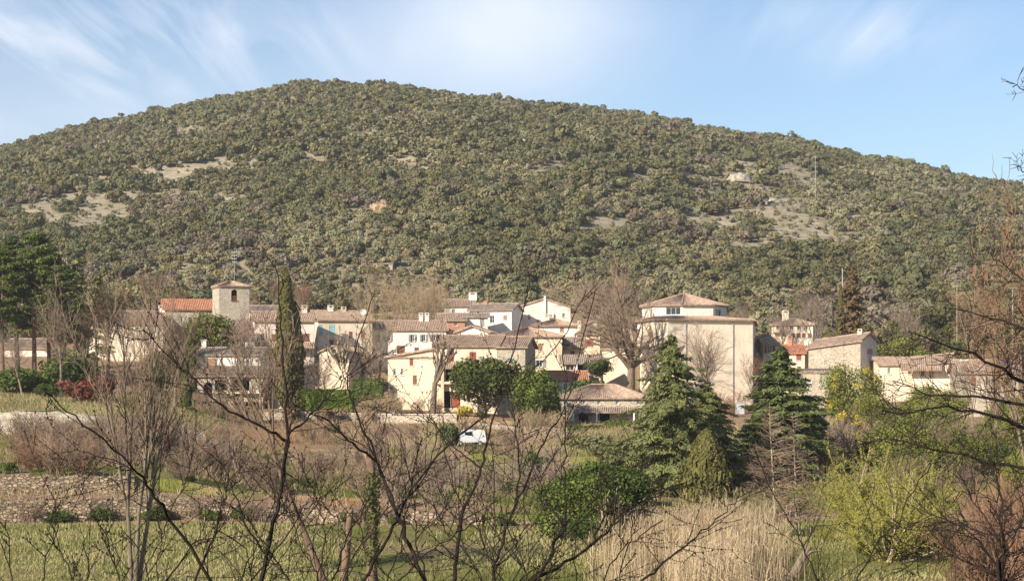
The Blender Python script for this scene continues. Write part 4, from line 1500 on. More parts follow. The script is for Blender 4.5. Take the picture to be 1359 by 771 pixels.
h.win(628, 637, 444.5, 449.5, 'w'); h.win(609, 614, 444, 450, 'c', 'brown_wood'); h.build()
h = House('cream_house', 'big plain cream house with hipped roof and one tan shuttered window', (657, 216), (746, 216), 445.5, 505, 9, 'cream', 'roof', 'hip', 0.27)
h.win(714, 720, 456, 465.6, 'c', 'tan_wood'); h.win(712, 720, 478, 487, 'o', 'grey_wood'); h.win(707, 708.6, 448.6, 450.6, 'w'); h.win(737, 738.6, 448.6, 450.6, 'w'); h.build(); h.chimney(640, 446, 451, .5) if False else None
h = House('cream_house', 'cream house wing with sloping roof edge behind the tall pollarded tree', (515, 202), (577, 200.5), 473, 552, 8, 'cream', 'roof_pink', 'shedl', 0.16)
h.win(543.5, 548.5, 473.5, 485, 'c'); h.win(559, 568.5, 467, 476, 'c'); h.win(522, 525.5, 489, 498, 'w'); h.win(532, 535.5, 489, 498, 'w'); h.win(548, 553, 498, 510, 'c', 'brown_wood'); h.build()
h = House('cream_house', 'cream house with red shutters, open porch and brown garage door', (577.5, 198.5), (660, 197.5), 458.5, 552, 8, 'cream', 'roof', 'side', 0.30)
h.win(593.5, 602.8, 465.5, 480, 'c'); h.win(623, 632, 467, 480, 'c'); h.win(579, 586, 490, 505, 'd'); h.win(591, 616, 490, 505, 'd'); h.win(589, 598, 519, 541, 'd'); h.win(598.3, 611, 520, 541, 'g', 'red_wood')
h.win(636, 643, 490, 502, 'c', 'red_wood')
h.build(); h.awning(582, 624, 480, 489, 1.0); h.post(588.5, 489.5, 541, 0.55, 0.34, 'cream', 'pillar')
h.box('balcony_rail', 'front', 591, 616, 495.5, 497, 0.06, 0.06, 'grey_wood'); h.box('balcony_slab', 'front', 578.5, 618, 506.5, 509.5, 0.7, 0.69, 'cream'); h.chimney(640, 446, 451, .5)
h = House('stone_house', 'bare rubble stone house end joined to the right of the red shuttered house', (660.4, 197.5), (697, 197), 459.5, 552, 8, 'stone', 'roof', 'side', 0.28)
h.win(676, 681, 471, 481, 'c', 'blue_wood'); h.win(672, 677, 500, 510, 'w'); h.build()
h = House('pink_house', 'tall pinkish gable wall with an air conditioner at the top of the village', (687, 262), (757, 262), 407, 436, 8, 'pink', 'roof_pink', 'front', 0.31, over=0.2)
h.win(700.5, 704.2, 417.5, 424.5, 'w'); h.win(746.3, 750, 415.8, 421.5, 'w'); h.win(712, 716, 424, 430, 'c', 'tan_wood'); h.build(); h.post(723, 393, 434, 0.16, 0.3, 'white', 'flue')
ac = h.box('air_conditioner', 'front', 727, 734.5, 416, 422, 0.4, 0.36, 'paint_white')
h.box('fan_grille', 'front', 728.3, 732.3, 417, 421, 0.44, 0.03, 'grey_wood', parent=ac)
h = House('white_house', 'low white house with a wide hipped roof below the tall pinkish gable', (707, 236), (768, 236), 431.5, 452, 8, 'white', 'roof', 'hip', 0.28)
h.win(743, 748.5, 434.5, 440.5, 'c', 'tan_wood'); h.build(); h.chimney(726, 421, 426, .6)
h = House('white_house', 'little white gabled house left of the crown of the big bare tree', (770, 250), (806, 250), 433, 448, 7, 'white', 'roof_old', 'front', 0.45)
h.win(786, 790, 433, 438, 'w'); h.build()
h = House('ochre_house', 'ochre house with one red shuttered window left of the rough stone roofs', (766, 228), (796, 226.5), 443, 480, 7, 'ochre', 'roof', 'side', 0.3)
h.win(777.5, 787.5, 450, 460, 'c'); h.win(791.3, 794, 444.8, 453, 'w'); h.build(); h.chimney(770, 430, 437, .5)
h = House('stone_house', 'grey roofed stone house right behind the trunk of the big bare tree', (797, 232), (838, 232), 452, 480, 10, 'greystone', 'roof_old', 'side', 0.32)
h.win(803, 807, 457, 463, 'w'); h.build()
h = House('ochre_house', 'narrow ochre house with one small red window beside the big cream house', (746.5, 219), (775, 219), 460, 495, 6, 'ochre', 'roof_old', 'side', 0.38)
h.win(757, 762.5, 465.5, 475, 'c'); h.build()
h = House('balcony_house', 'small pale house with glazed veranda and white balcony railing', (746.5, 211), (797, 211), 481.5, 515, 5, 'pale', 'roof_old', 'shed', 0.2)
h.win(751, 762, 483.5, 491.5, 'w'); h.win(767, 779, 483.5, 492, 'd'); h.win(784, 793, 484, 497, 'w'); h.build()
h.post(764.5, 481, 499, 0.9, 0.16, 'paint_white'); h.post(780, 481, 499, 0.9, 0.16, 'paint_white'); h.post(796, 481, 515, 0.9, 0.3, 'pale')
rl = MB()
for k in range(25):
    a, zt = h.hit('front', 753 + k * 1.79, 492.5); _, zb = h.hit('front', 753 + k * 1.79, 498)
    c = h.l + h.e * a - h.n * 0.95
    rl.box((c.x, c.y, (zt + zb) / 2), (0.05, 0.05, zt - zb), (h.e, h.n, UP))
a0, zt = h.hit('front', 753, 492.5); a1, _ = h.hit('front', 796, 492.5)
c = h.l + h.e * ((a0 + a1) / 2) - h.n * 0.95
rl.box((c.x, c.y, zt + .03), (a1 - a0, 0.09, 0.07), (h.e, h.n, UP)); rl.box((c.x, c.y, zb - .03), (a1 - a0, 0.08, 0.06), (h.e, h.n, UP))
rl.build('railing', M['paint_white'], h.root, h.base)
h.box('balcony_slab', 'front', 751, 797.5, 499, 501, 1.1, 1.09, 'pale')
h = House('white_house', 'little white house with orange tiled roof just above the hip roofed cottage', (722, 205), (778, 205), 503.5, 530, 7, 'white', 'roof_red', 'side', 0.27)
h.win(748, 753, 509, 517, 'w'); h.win(733, 737, 509, 517, 'c', 'tan_wood'); h.build()
h = House('stone_cottage', 'stone cottage with hipped tiled roof, four slit windows and lean-to veranda', (741, 193), (856, 192), 526, 566, 7, 'stone', 'roof_pink', 'hip', 0.36, over=0.45, cat='cottage')
for a in (773.2, 793, 817.3, 845): h.win(a, a + 3.6, 530.5, 537, 'w')
h.win(768, 781, 548, 562, 'd'); h.win(786, 790, 548, 565, 'g', 'frame'); h.win(796, 809, 548, 565, 'd'); h.win(822, 833, 549, 565, 'g', 'grey_wood')
h.build(); h.awning(760, 844, 540.5, 546.5, 1.6, 'roof_old')
for a in (762, 793, 842): h.post(a, 546, 566, 1.5, 0.15, 'paint_white')
h = House('cream_house', 'tall windowless cream wall of a house behind the trunk of the big bare tree', (799, 222), (840, 219), 463, 520, 3.2, 'cream', 'roof_old', 'shed', 0.12, over=0.15)
h.win(806, 809, 475, 480, 'w'); h.build(); h.post(838.5, 466, 518, 0.08, 0.1, 'zinc', 'drainpipe')
h = House('small_house', 'small grey house with a dark window against the right end of the hall', (999, 229), (1013, 229), 458, 525, 6, 'grey', 'roof_pink', 'side', 0.3, over=0.25)
h.win(1003, 1009, 460.5, 468, 'w'); h.win(1001, 1006, 478, 491, 'w'); h.build()
h = House('grey_house', 'pale narrow house with dark upper window left of the dark green fir tip', (1013, 226), (1036, 226), 456.5, 505, 6, 'pale', 'roof_pink', 'side', 0.3, over=0.25)
h.win(1018, 1025, 459, 468.5, 'o', 'brown_wood'); h.win(1027, 1032, 474, 484, 'w'); h.build()
h = House('pale_house', 'pale house with two red windows and slender chimney beside the big stone house', (1037, 222), (1068, 221), 467.5, 505, 6, 'pale', 'roof_red', 'side', 0.32)
h.win(1056.7, 1063.7, 469, 478, 'c'); h.win(1058, 1063, 486, 491.5, 'c'); h.win(1038.5, 1047, 470, 480, 'd'); h.build(); h.chimney(1070.3, 453, 468, 0.5, mat='white', pot=False); h.chimney(1049, 449.5, 458, .6, mat='brick')  # the dark opening at left paints a shadow on the wall
h = House('farmhouse', 'distant pale house with many brown windows on the slope above the village', (1024, 271), (1079, 269), 430.5, 460, 8, 'pale', 'roof_pink', 'hip', 0.30)
for a in (1030, 1048, 1058, 1067): h.win(a, a + 5, 432.6, 438, 'w', 'brown_wood')
for a in (1050, 1057.5, 1064.5, 1072): h.win(a, a + 5, 442, 448, 'c', 'brown_wood')
h.build(); h.chimney(1043, 415.5, 423, 1.0); h.box('balcony_slab', 'front', 1027, 1040, 441, 442.4, 0.8, 0.79, 'brown_wood')
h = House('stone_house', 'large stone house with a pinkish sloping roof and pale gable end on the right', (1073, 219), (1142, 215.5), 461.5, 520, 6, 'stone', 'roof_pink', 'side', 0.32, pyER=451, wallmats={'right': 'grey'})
h.win(1151, 1158, 455, 470, 'c', 'tan_wood', 'right'); h.win(1094, 1097, 478, 485, 'w'); h.win(1119, 1122, 470, 476, 'w'); h.build(); h.chimney(1142, 440.5, 447, .55)
h = House('shed', 'low roofless looking stone outbuilding below the large stone house', (1054, 208), (1103, 207), 492.5, 535, 5, 'stone', 'roof_old', 'shed', 0.06, over=0.1, cat='shed')
h.win(1060, 1066, 500, 505, 'w'); h.win(1089, 1101, 496, 511, 'g', 'grey_wood'); h.win(1073, 1077, 503, 508, 'w'); h.build()
h = House('long_house', 'long low pale house with pinkish roof right of the large stone house', (1168, 214), (1226, 214), 483, 520, 6, 'pale', 'roof_pink', 'side', 0.27)
h.win(1178, 1182, 488, 496, 'w'); h.win(1205, 1209, 488, 496, 'c', 'brown_wood'); h.build()
h = House('long_house', 'low house with roof climbing to the right above the yellow mimosas', (1211, 206), (1263, 205), 484, 522, 6, 'aged', 'roof_pink', 'side', 0.27, pyER=478)
h.win(1222, 1227, 491, 499, 'w'); h.build(); h.awning(1196, 1250, 484.5, 491, 1.6, 'roof_pink')
h = House('stone_house', 'stone house at far right with two red shuttered windows and a blue panel', (1270, 190), (1352, 189), 493.5, 540, 8, 'stone', 'roof_pink', 'side', 0.32)
h.win(1289, 1295.3, 500.5, 511.8, 'c'); h.win(1333.6, 1341, 498.8, 508.5, 'c'); h.win(1310, 1315, 502, 511, 'w'); h.build(); h.chimney(1279, 478.5, 487, .75, mat='white', pot=False)
tp = MB(); n_ = (UP + Vector((0, -0.32, 0))).normalized()
pz = h.zE + 0.32 * 2.7 + .16; cx_ = h.l + h.e * (h.W * 0.86) + h.n * 2.7
tp.box((cx_.x, cx_.y, pz), (1.9, 1.3, 0.06), (Vector((1, 0, 0)), n_.cross(Vector((1, 0, 0))), n_))
tp.build('roof_panel', M['tarp'], h.roof_obj, h.base)

# ------------------------------------------------------------------ the octagonal hall
def hall():
    base = Vector((X(920, 224), 224, Z(533, 224)))
    root = empty('village_hall', base, 'big cream hall with white octagonal upper storey under a pyramid roof', 'hall')
    pl = [(846, 221), (868, 214.5), (886, 213), (999, 217), (1003, 238), (846, 240)]
    pts = [Vector((X(a, b), b, 0)) for a, b in pl]
    zt = Z(423, 213); zb = base.z - 2.5
    mb = MB()
    for i in range(len(pts)):
        a, b = pts[i], pts[(i + 1) % len(pts)]
        e = (b - a); W = e.length; e.normalize(); n = Vector((-e.y, e.x, 0))
        ops = []
        if i == 2:
            def hit(px, py):
                d = Vector(((px - CX) / F, 1, (HY - py) / F)); t = a.dot(n) / d.dot(n); p = d * t
                return (p - Vector((a.x, a.y, 0))).dot(e), p.z
            s0, z1 = hit(940, 466); s1, z0 = hit(943.5, 476)
            ops = [(s0, s1, z0, z1, False)]
            wn = (a, e, n, s0, s1, z0, z1)
            pipes = [hit(910, 426), hit(972.5, 427)]
            A, Ee, Nn = a.copy(), e.copy(), n.copy()
        wall_face(mb, a, e, n, W, zb, zt, ops)
    mb.build('wall', M['aged'], root, base)
    a, e, n, s0, s1, z0, z1 = wn
    f = MB(); q = lambda u, d, z: Vector((a.x, a.y, 0)) + e * u + n * d + UP * z
    f.box(q((s0 + s1) / 2, .12, (z0 + z1) / 2), (s1 - s0 - .01, .05, z1 - z0 - .01), (e, n, UP))
    f.build('shutter', M['brown_wood'], root, base)
    for s, z in pipes:
        p = MB(); p.tube([q(s, -.08, z), q(s, -.08, base.z - 1)], [.06, .06], 6); p.build('drainpipe', M['zinc'], root, base)
    cc = Vector((X(908, 226), 226, 0)); rad = 5.5
    oct_ = [cc + Vector((math.cos(t), math.sin(t), 0)) * rad for t in [math.radians(-90 - 22.5 + 14 + 45 * k) for k in range(8)]]
    zd1 = Z(404.5, 221.5); zd0 = zt + 0.2
    # skirt roof from the outer wall to the drum
    sk = MB()
    ctr = sum(pts, Vector()) / len(pts)
    for i in range(len(pts)):
        p0, p1 = pts[i], pts[(i + 1) % len(pts)]
        o0 = p0 + (p0 - ctr).normalized() * .5; o1 = p1 + (p1 - ctr).normalized() * .5
        i0 = cc + (p0 - cc).normalized() * (rad - .4); i1 = cc + (p1 - cc).normalized() * (rad - .4)
        roof_plane(sk, Vector((o0.x, o0.y, zt - .05)), Vector((o1.x, o1.y, zt - .05)), Vector((i1.x, i1.y, zd0 + .42)), Vector((i0.x, i0.y, zd0 + .42)))
    sk.build('lower_roof', M['roof'], root, base)
    dm = MB(); holes = {0: (883.5, 906.5, 408, 417.5), 2: (949.5, 957, 410.5, 420)}
    fit = []
    for i in range(8):
        a, b = oct_[i], oct_[(i + 1) % 8]
        e = (b - a); W = e.length; e.normalize(); n = Vector((-e.y, e.x, 0))
        ops = []
        # which facet do the photo's windows fall on
        for key, (x0, x1, y0, y1) in holes.items():
            d = Vector((((x0 + x1) / 2 - CX) / F, 1, (HY - (y0 + y1) / 2) / F))
            if d.dot(n) < 0.02: continue
            t = a.dot(n) / d.dot(n); p = d * t; s = (p - a).dot(e)
            if 0 < s < W and p.y < cc.y + 2:
                def hh(px, py):
                    d = Vector(((px - CX) / F, 1, (HY - py) / F)); t = a.dot(n) / d.dot(n); p = d * t
                    return (p - Vector((a.x, a.y, 0))).dot(e), p.z
                u0, v1 = hh(x0, y0); u1, v0 = hh(x1, y1)
                u0, u1 = max(u0, .2), min(u1, W - .2); v1 = min(v1, zd1 - .3)
                if u1 - u0 > .3:
                    ops.append((u0, u1, v0, v1, False)); fit.append((a, e, n, u0, u1, v0, v1, 3 if key == 0 else 1))
        wall_face(dm, a, e, n, W, zd0 - .3, zd1, ops)
    dr = dm.build('upper_wall', M['white'], root, base)
    for a, e, n, u0, u1, v0, v1, k in fit:
        q = lambda u, d, z: Vector((a.x, a.y, 0)) + e * u + n * d + UP * z
        f = MB()
        for j in range(k + 1):
            f.box(q(u0 + .04 + (u1 - u0 - .08) * j / k, .12, (v0 + v1) / 2), (.07, .06, v1 - v0 - .01), (e, n, UP))
        f.box(q((u0 + u1) / 2, .121, v0 + .03), (u1 - u0 - .01, .05, .06), (e, n, UP)); f.box(q((u0 + u1) / 2, .121, v1 - .04), (u1 - u0 - .01, .05, .06), (e, n, UP))
        w = f.build('window', M['metal'], dr, base)
        g = MB(); g.box(q((u0 + u1) / 2, .17, (v0 + v1) / 2), (u1 - u0 - .01, .02, v1 - v0 - .01), (e, n, UP)); g.build('pane', M['glass'], dr, base)
    rf = MB()
    ap = cc + UP * Z(390, 226)
    for i in range(8):
        a, b = oct_[i], oct_[(i + 1) % 8]
        oa = a + (a - cc).normalized() * .4; ob = b + (b - cc).normalized() * .4
        roof_plane(rf, oa + UP * (zd1 - .03), ob + UP * (zd1 - .03), ap, ap)
        ridge_cap(rf, oa + UP * (zd1 + .05), ap + UP * .06, .09)
    ro = rf.build('upper_roof', M['roof_pink'], root, base)
    fi = MB(); fi.tube([ap, ap + UP * .35, ap + UP * .55], [.13, .16, .05], 7, cap=True); fi.build('finial', M['brick'], ro, base)


hall()


# ------------------------------------------------------------------ garden and terrace walls
def dry_wall(name, label, s, pxa, pxb, mat='dry', thick=0.55, extra=0.10, hgt=None, cat='wall', cap=None, rag=0.10, base=None, step=0.22):
    """dry stone wall along a terrace edge; follows the ground"""
    n = int((X(pxb, s) - X(pxa, s)) / step) + 1
    xs = np.linspace(X(pxa, s), X(pxb, s), n)
    Yf = s - warp(xs) - 0.28 if s < 195 else np.full(n, float(s))
    zb = np.minimum(G(xs, Yf - 0.3), G(xs, Yf + 0.2)) - 0.5
    zt = (G(xs, Yf + 0.75) + extra) if hgt is None else (np.convolve(np.pad(G(xs, Yf), 6, 'edge'), np.ones(13) / 13, 'valid') + hgt)
    zt = zt + (vnoise(xs / 0.6, xs * 0, 3) - 0.5) * rag * 2 + (vnoise(xs / 5, xs * 0, 8) - .5) * rag * 2.5
    rows = 8
    m = MB()
    idx = []
    prof = [(0, t) for t in np.linspace(0, 1, rows)] + [(0.5, 1.02), (1, 1.0), (1, 0.0)]
    for i in range(n):
        col = []
        for j, (d, t) in enumerate(prof):
            z = zb[i] + (zt[i] - zb[i]) * t
            bulge = (float(vnoise(xs[i] / .35, z / .25, 5)) - .5) * 0.14 if d == 0 else 0
            col.append(len(m.v)); m.v.append((xs[i], Yf[i] + d * thick + bulge + (1 - t) * -0.12 * (d == 0), z))
        idx.append(col)
    for i in range(n - 1):
        for j in range(len(prof) - 1):
            m.f.append((idx[i][j], idx[i + 1][j], idx[i + 1][j + 1], idx[i][j + 1])); m.m.append(0)
    for i in (0, n - 1):
        m.f.append(tuple(idx[i])); m.m.append(0)
    c = (xs[n // 2], Yf[n // 2], zb[n // 2])
    root = empty(name, c, label, cat); root['kind'] = 'thing'
    m.build('stonework', M[mat], root, c)
    if cap:
        cm = MB()
        for i in range(0, n - 1, 3):
            j = min(i + 3, n - 1)
            a = Vector((xs[i], Yf[i] + thick / 2, zt[i] + .03)); b = Vector((xs[j], Yf[j] + thick / 2, zt[j] + .03))
            e = (b - a); L = e.length; e.normalize(); nn = Vector((-e.y, e.x, 0)).normalized()
            cm.box((a + b) / 2 + UP * rnd.uniform(-.01, .01), (L - .015, thick + .12, .10), (e, nn, e.cross(nn)))
        cm.build('coping', M[cap], root, c)
    return root


dry_wall('dry_stone_wall', 'long low dry stone wall along the back edge of the meadow', 101, -70, 640)
dry_wall('dry_stone_wall', 'tumbled low end of dry stone wall right of the two dead trunks', 101, 650, 745, extra=-0.05, rag=0.22)
dry_wall('dry_stone_wall', 'brown dry stone terrace wall just above the meadow wall at left', 106, -70, 168)
dry_wall('dry_stone_wall', 'pale terrace wall below the upper lawn at far left', 150, -70, 268, 'greystone')
dry_wall('dry_stone_wall', 'short terrace wall under the grass strip in the middle slope', 150, 352, 470, 'dry', extra=-0.1)
dry_wall('garden_wall', 'long garden retaining wall with a pale coping under the cypress and hedge', 188, 345, 606, 'stone', extra=0.1, cap='pale', rag=0.02)
dry_wall('garden_wall', 'grey stone garden wall above the orange earth bank', 171, 694, 752, 'dry', hgt=1.2, rag=0.06)
dry_wall('garden_wall', 'plain stone wall along the lane beside the white van', 181, 622, 745, 'stone', hgt=0.5, rag=0.05)
dry_wall('ruined_wall', 'ruined stone wall on the slope left of the distant house', 274, 999, 1021, 'greystone', hgt=1.9, rag=0.4)
dry_wall('retaining_wall', 'low dry wall beside the lane at the right edge of the valley', 150, 1100, 1300, 'dry', extra=0.3, hgt=0.7)
# ------------------------------------------------------------------ pines, conifers and evergreens
pines = [pine('pine_tree', 300 + i, 17, 3.0, crown_from=0.36) for i in range(2)]
for (px, Y, top, k, lab) in [(4, 196, 322, 0, 'dark pine cut by the left edge of the photo'), (24, 203, 306, 1, 'tall pine second from the left edge'), (46, 199, 299, 0, 'tallest pine of the dark group at far left'),
                             (66, 205, 318, 1, 'dark pine at the right side of the pine group'), (84, 197, 345, 0, 'lowest outermost pine beside the bare trees'), (-18, 200, 318, 1, 'pine half outside the left edge of the photo')]:
    place(pines[k], px, Y, lab, 'pines at far left', top=top)
cedar_l = conifer('cedar_tree', 310, 13, 3.0, 'cedar', whorls=18, per=6, nsp=30, droop=0.1, power=0.6)
place(cedar_l, 100, 216, 'grey green cedar rising behind the pine group', 'cedars behind the pines', top=338)
place(cedar_l, 128, 226, 'darker cedar behind the bare trees right of the pines', 'cedars behind the pines', top=362)

big = conifer('cedar_tree', 320, 12, 5.0, 'cedar', whorls=28, per=10, nsp=150, droop=0.28, sw=0.05, sl=0.19, power=0.62, base=0.04, ragged=0.3)
place(big, 890, 118, 'big spreading grey green cedar in front of the cream hall', top=447, sxy=0.96)
place(big, 938, 125, 'lower cedar crown right behind the big spreading cedar', top=512, sxy=1.25)
fir = conifer('fir_tree', 330, 11, 4.0, 'fir', whorls=28, per=10, nsp=140, droop=0.10, sw=0.05, sl=0.18, power=0.66, base=0.04, upsweep=0.05, ragged=0.28)
place(fir, 1036, 128, 'dark green pointed fir with its tip against the small houses', top=463, sxy=1.3)
place(fir, 1076, 134, 'lower dark fir joined to the right flank of the pointed fir', top=528, sxy=1.25)
place(fir, 1004, 136, 'lower dark fir between the big cedar and the pointed fir', top=545, sxy=1.3)
col_con = cypress('column_conifer', 335, 5.2, 1.35, 'cypress', 5200, 0.12)
place(col_con, 938, 98, 'yellow green columnar conifer in front of the big cedar', top=573)
dryfir = conifer('dry_conifer', 340, 10, 1.9, 'dryfir', whorls=26, per=7, nsp=22, droop=0.15, power=0.7)
place(dryfir, 1131, 246, 'rusty brown drying conifer on the slope behind the large stone house', top=352)
cyps = [cypress('cypress', 350 + i, 15, 0.85) for i in range(2)]
place(cyps[0], 380, 197, 'tall dark cypress column, the taller of the two beside the hedge', top=358, sxy=1.22)
place(cyps[1], 391.5, 197.5, 'shorter cypress column touching the tall one at the hedge', top=402, sxy=1.35)
place(cyps[1], 1116, 252, 'narrow dark cypress left of the rusty conifer', top=378, sxy=0.8)
ivyt = cypress('ivy_tree', 353, 9, 1.0, 'laurel', 2600, 0.17)
place(ivyt, 253, 205, 'dark ivy clad tree column left of the white house chimney', top=424, sxy=.7)
place(ivyt, 247, 178, 'short ivy clad trunk below the porch house', top=478)
ol = [leafy_tree('olive_tree', 360 + i, 2.2, 1.9, 1.2, 0.16, 'mimosa', 5000, 0.08, 20) for i in range(2)]
place(ol[0], 281, 216, 'olive coloured evergreen tree in front of the church nave', top=416)
place(ol[1], 1160, 236, 'pale green young tree right of the large stone house', top=452, scale=None)
place(ol[0], 1206, 236, 'rounded green tree behind the long low pale house', top=448)
laurel = leafy_tree('laurel_tree', 370, 3.4, 3.3, 0.7, 0.22, 'laurel', 9500, 0.13, 26, low=0.12)
place(laurel, 644, 191, 'dense round evergreen laurel in front of the red shuttered house', top=466, sxy=1.12)
laurel2 = leafy_tree('evergreen_tree', 371, 2.5, 3.4, 0.3, 0.18, 'bush', 8000, 0.11, 22, low=0.12)
place(laurel2, 709, 186, 'loose yellow green evergreen between the cream house and the cottage', top=485, sxy=1.05)
place(laurel2, 733, 188, 'small dark evergreen leaning towards the orange roofed house', top=520, sxy=.7)
bushes = [leafy_tree('green_bush', 380 + i, 1.1, 0.8, 0.0, 0, 'bush', 2600, 0.055, 14, 'shrub', trunk=False, low=0.25) for i in range(3)]
place(bushes[0], 85, 188, 'big dark green bush under the pines near the red shrub', top=470, sxy=1.1)
place(bushes[1], 48, 185, 'green bush at the foot of the pines', top=490, sxy=1.2)
place(bushes[2], 16, 183, 'yellowish bush at the foot of the leftmost pines', top=484, sxy=1.2)
place(bushes[0], 62, 178, 'low green plant clump on the upper lawn edge', top=507)
place(bushes[1], 205, 197, 'dark evergreen shrub beside the bare trees below the church', top=488)
place(bushes[2], 222, 212, 'evergreen bush below the church nave wall', top=462)
nbush = [leafy_tree('green_bush', 385 + i, 1.9, 1.4, 0.0, 0, 'bush', 9000, 0.06, 24, 'shrub', trunk=False, low=0.25) for i in range(2)]
redb = leafy_tree('red_shrub', 390, 2.0, 0.85, 0, 0, 'redleaf', 1600, 0.10, 12, 'shrub', trunk=False, low=0.3)
place(redb, 117, 172, 'crimson leafed shrub on the edge of the upper lawn', top=499, sxy=0.85)


def clipped(name, label, cat, px0, px1, Y, D, top, leaf, n=9000, size=0.07, h=None):
    """clipped hedge: leaves over a box"""
    g = np.random.default_rng(int(px0))
    x0, x1 = X(px0, Y), X(px1, Y)
    z0 = gz((x0 + x1) / 2, Y + D / 2) - .15
    z1 = Z(top, Y) if h is None else z0 + h
    W, H = x1 - x0, z1 - z0
    f = g.random(n)
    a, b = g.random(n), g.random(n)
    c = np.zeros((n, 3)); nn = np.zeros((n, 3))
    A = np.array([W * H, W * D, D * H, D * H]); A = np.cumsum(A / A.sum())
    k = np.searchsorted(A, f)
    c[:, 0] = np.where(k <= 1, a * W, np.where(k == 2, 0, W)) - W / 2
    c[:, 1] = np.where(k == 0, 0, np.where(k == 1, b * D, a * D)) - D / 2
    c[:, 2] = np.where(k == 1, H, b * H)
    nn[:, 1] = (k == 0) * -1.0; nn[:, 2] = (k == 1) * 1.0; nn[:, 0] = (k == 3) * 1.0 - (k == 2) * 1.0
    c += g.normal(size=(n, 3)) * 0.05 + (fbm(c[:, 0] * 1.3, c[:, 2] * 1.3, 4, 2)[:, None] - .5) * nn * 0.25
    nn = nn + g.normal(size=(n, 3)) * 0.5
    nn /= np.linalg.norm(nn, axis=1, keepdims=True)
    v, q = quads(c, nn, size * g.uniform(.6, 1.3, n), None, g)
    val = np.clip(0.5 + g.normal(size=n) * 0.25, 0, 1)
    r = empty(name, ((x0 + x1) / 2, Y + D / 2, z0), label, cat)
    link('foliage', np_mesh('foliage', v, q, M[leaf], {'v': np.repeat(val, 4)}), r)
    return r


clipped('hedge', 'bright green clipped box hedge right of the cypress', 'hedge', 400, 467, 191, 1.6, 518, 'hedge', 9000)
clipped('hedge', 'darker green hedge strip on the terrace behind the box hedge', 'hedge', 468, 508, 200, 1.2, 503, 'bush', 3500)
clipped('hedge', 'low green hedge along the lane in front of the stone cottage', 'hedge', 735, 800, 184, 1.2, 566, 'bush', 5000)
clipped('hedge', 'low green hedge under the veranda end of the stone cottage', 'hedge', 804, 852, 185, 1.4, 560, 'bush', 4000)
ball = leafy_tree('clipped_shrub', 395, 0.95, 0.62, 0, 0, 'drygrass', 1300, 0.06, 3, 'shrub', trunk=False, low=0.25, jit=0.8)
place(ball, 431, 189.2, 'dry tan clipped ball shrub in front of the box hedge', top=539)
place(ball, 386, 189.5, 'dry tan clipped ball shrub at the foot of the cypresses', top=539, sxy=.9)
yb = leafy_tree('yellow_shrub', 396, 0.8, 0.55, 0, 0, 'blossom', 600, 0.07, 6, 'shrub', trunk=False, low=0.25)
place(yb, 617, 189, 'small yellow flowering shrub by the garage of the red shuttered house', top=536)
place(bushes[1], 640, 188.5, 'low green bush under the round laurel', top=546, sxy=1.3)
place(bushes[2], 793, 209, 'yellow green pot plant bush on the glazed veranda balcony', z=Z(499, 209), top=474)
place(bushes[0], 776, 200, 'dark bush beneath the white balcony', top=500)
place(bushes[1], 852, 188, 'green bush at the right corner of the stone cottage', top=552)
place(bushes[2], 700, 176, 'green bush above the grey garden wall', top=566)

# ------------------------------------------------------------------ bare trees
big_bare = bare_tree('bare_tree', 400, 14, 0.50, 0.36, 8, (8, 8, 7), (0.75, 0.75, 0.7), 0.11, 0.03, (0.56, 0.5, 0.5), tw=0.015, spread=1.15, twig='twig')
place(big_bare, 836, 211, 'big bare tree with a thick trunk and wide brown crown left of the hall', top=352, sxy=0.9, rot=2.4)
multi = bare_tree('bare_tree', 404, 14, 0.20, 0.30, 4, (6, 6, 5), (0.45, 0.5, 0.6), 0.11, 0.10, (0.55, 0.48, 0.45), stems=3, tw=0.013, spread=0.38, twig='twig', bark='bark')
place(multi, 178, 70, 'tall many stemmed bare tree standing in the meadow at left', top=352, rot=0.6, sxy=0.72)
fine = bare_tree('bare_tree', 418, 9, 0.085, 0.3, 6, (6, 6, 5), (0.55, 0.6, 0.7), 0.14, 0.08, (0.55, 0.5, 0.48), tw=0.010, spread=0.75, twig='twig_red', bark='bark')
slim = [bare_tree('bare_tree', 410 + i, 8, 0.13, 0.3, 5, (7, 6, 5), (0.5, 0.55, 0.6), 0.13, 0.10, (0.55, 0.5, 0.48), tw=0.0115, spread=0.65, twig=t) for i, t in enumerate(('twig', 'twig_tan', 'twig_grey', 'twig_red'))]
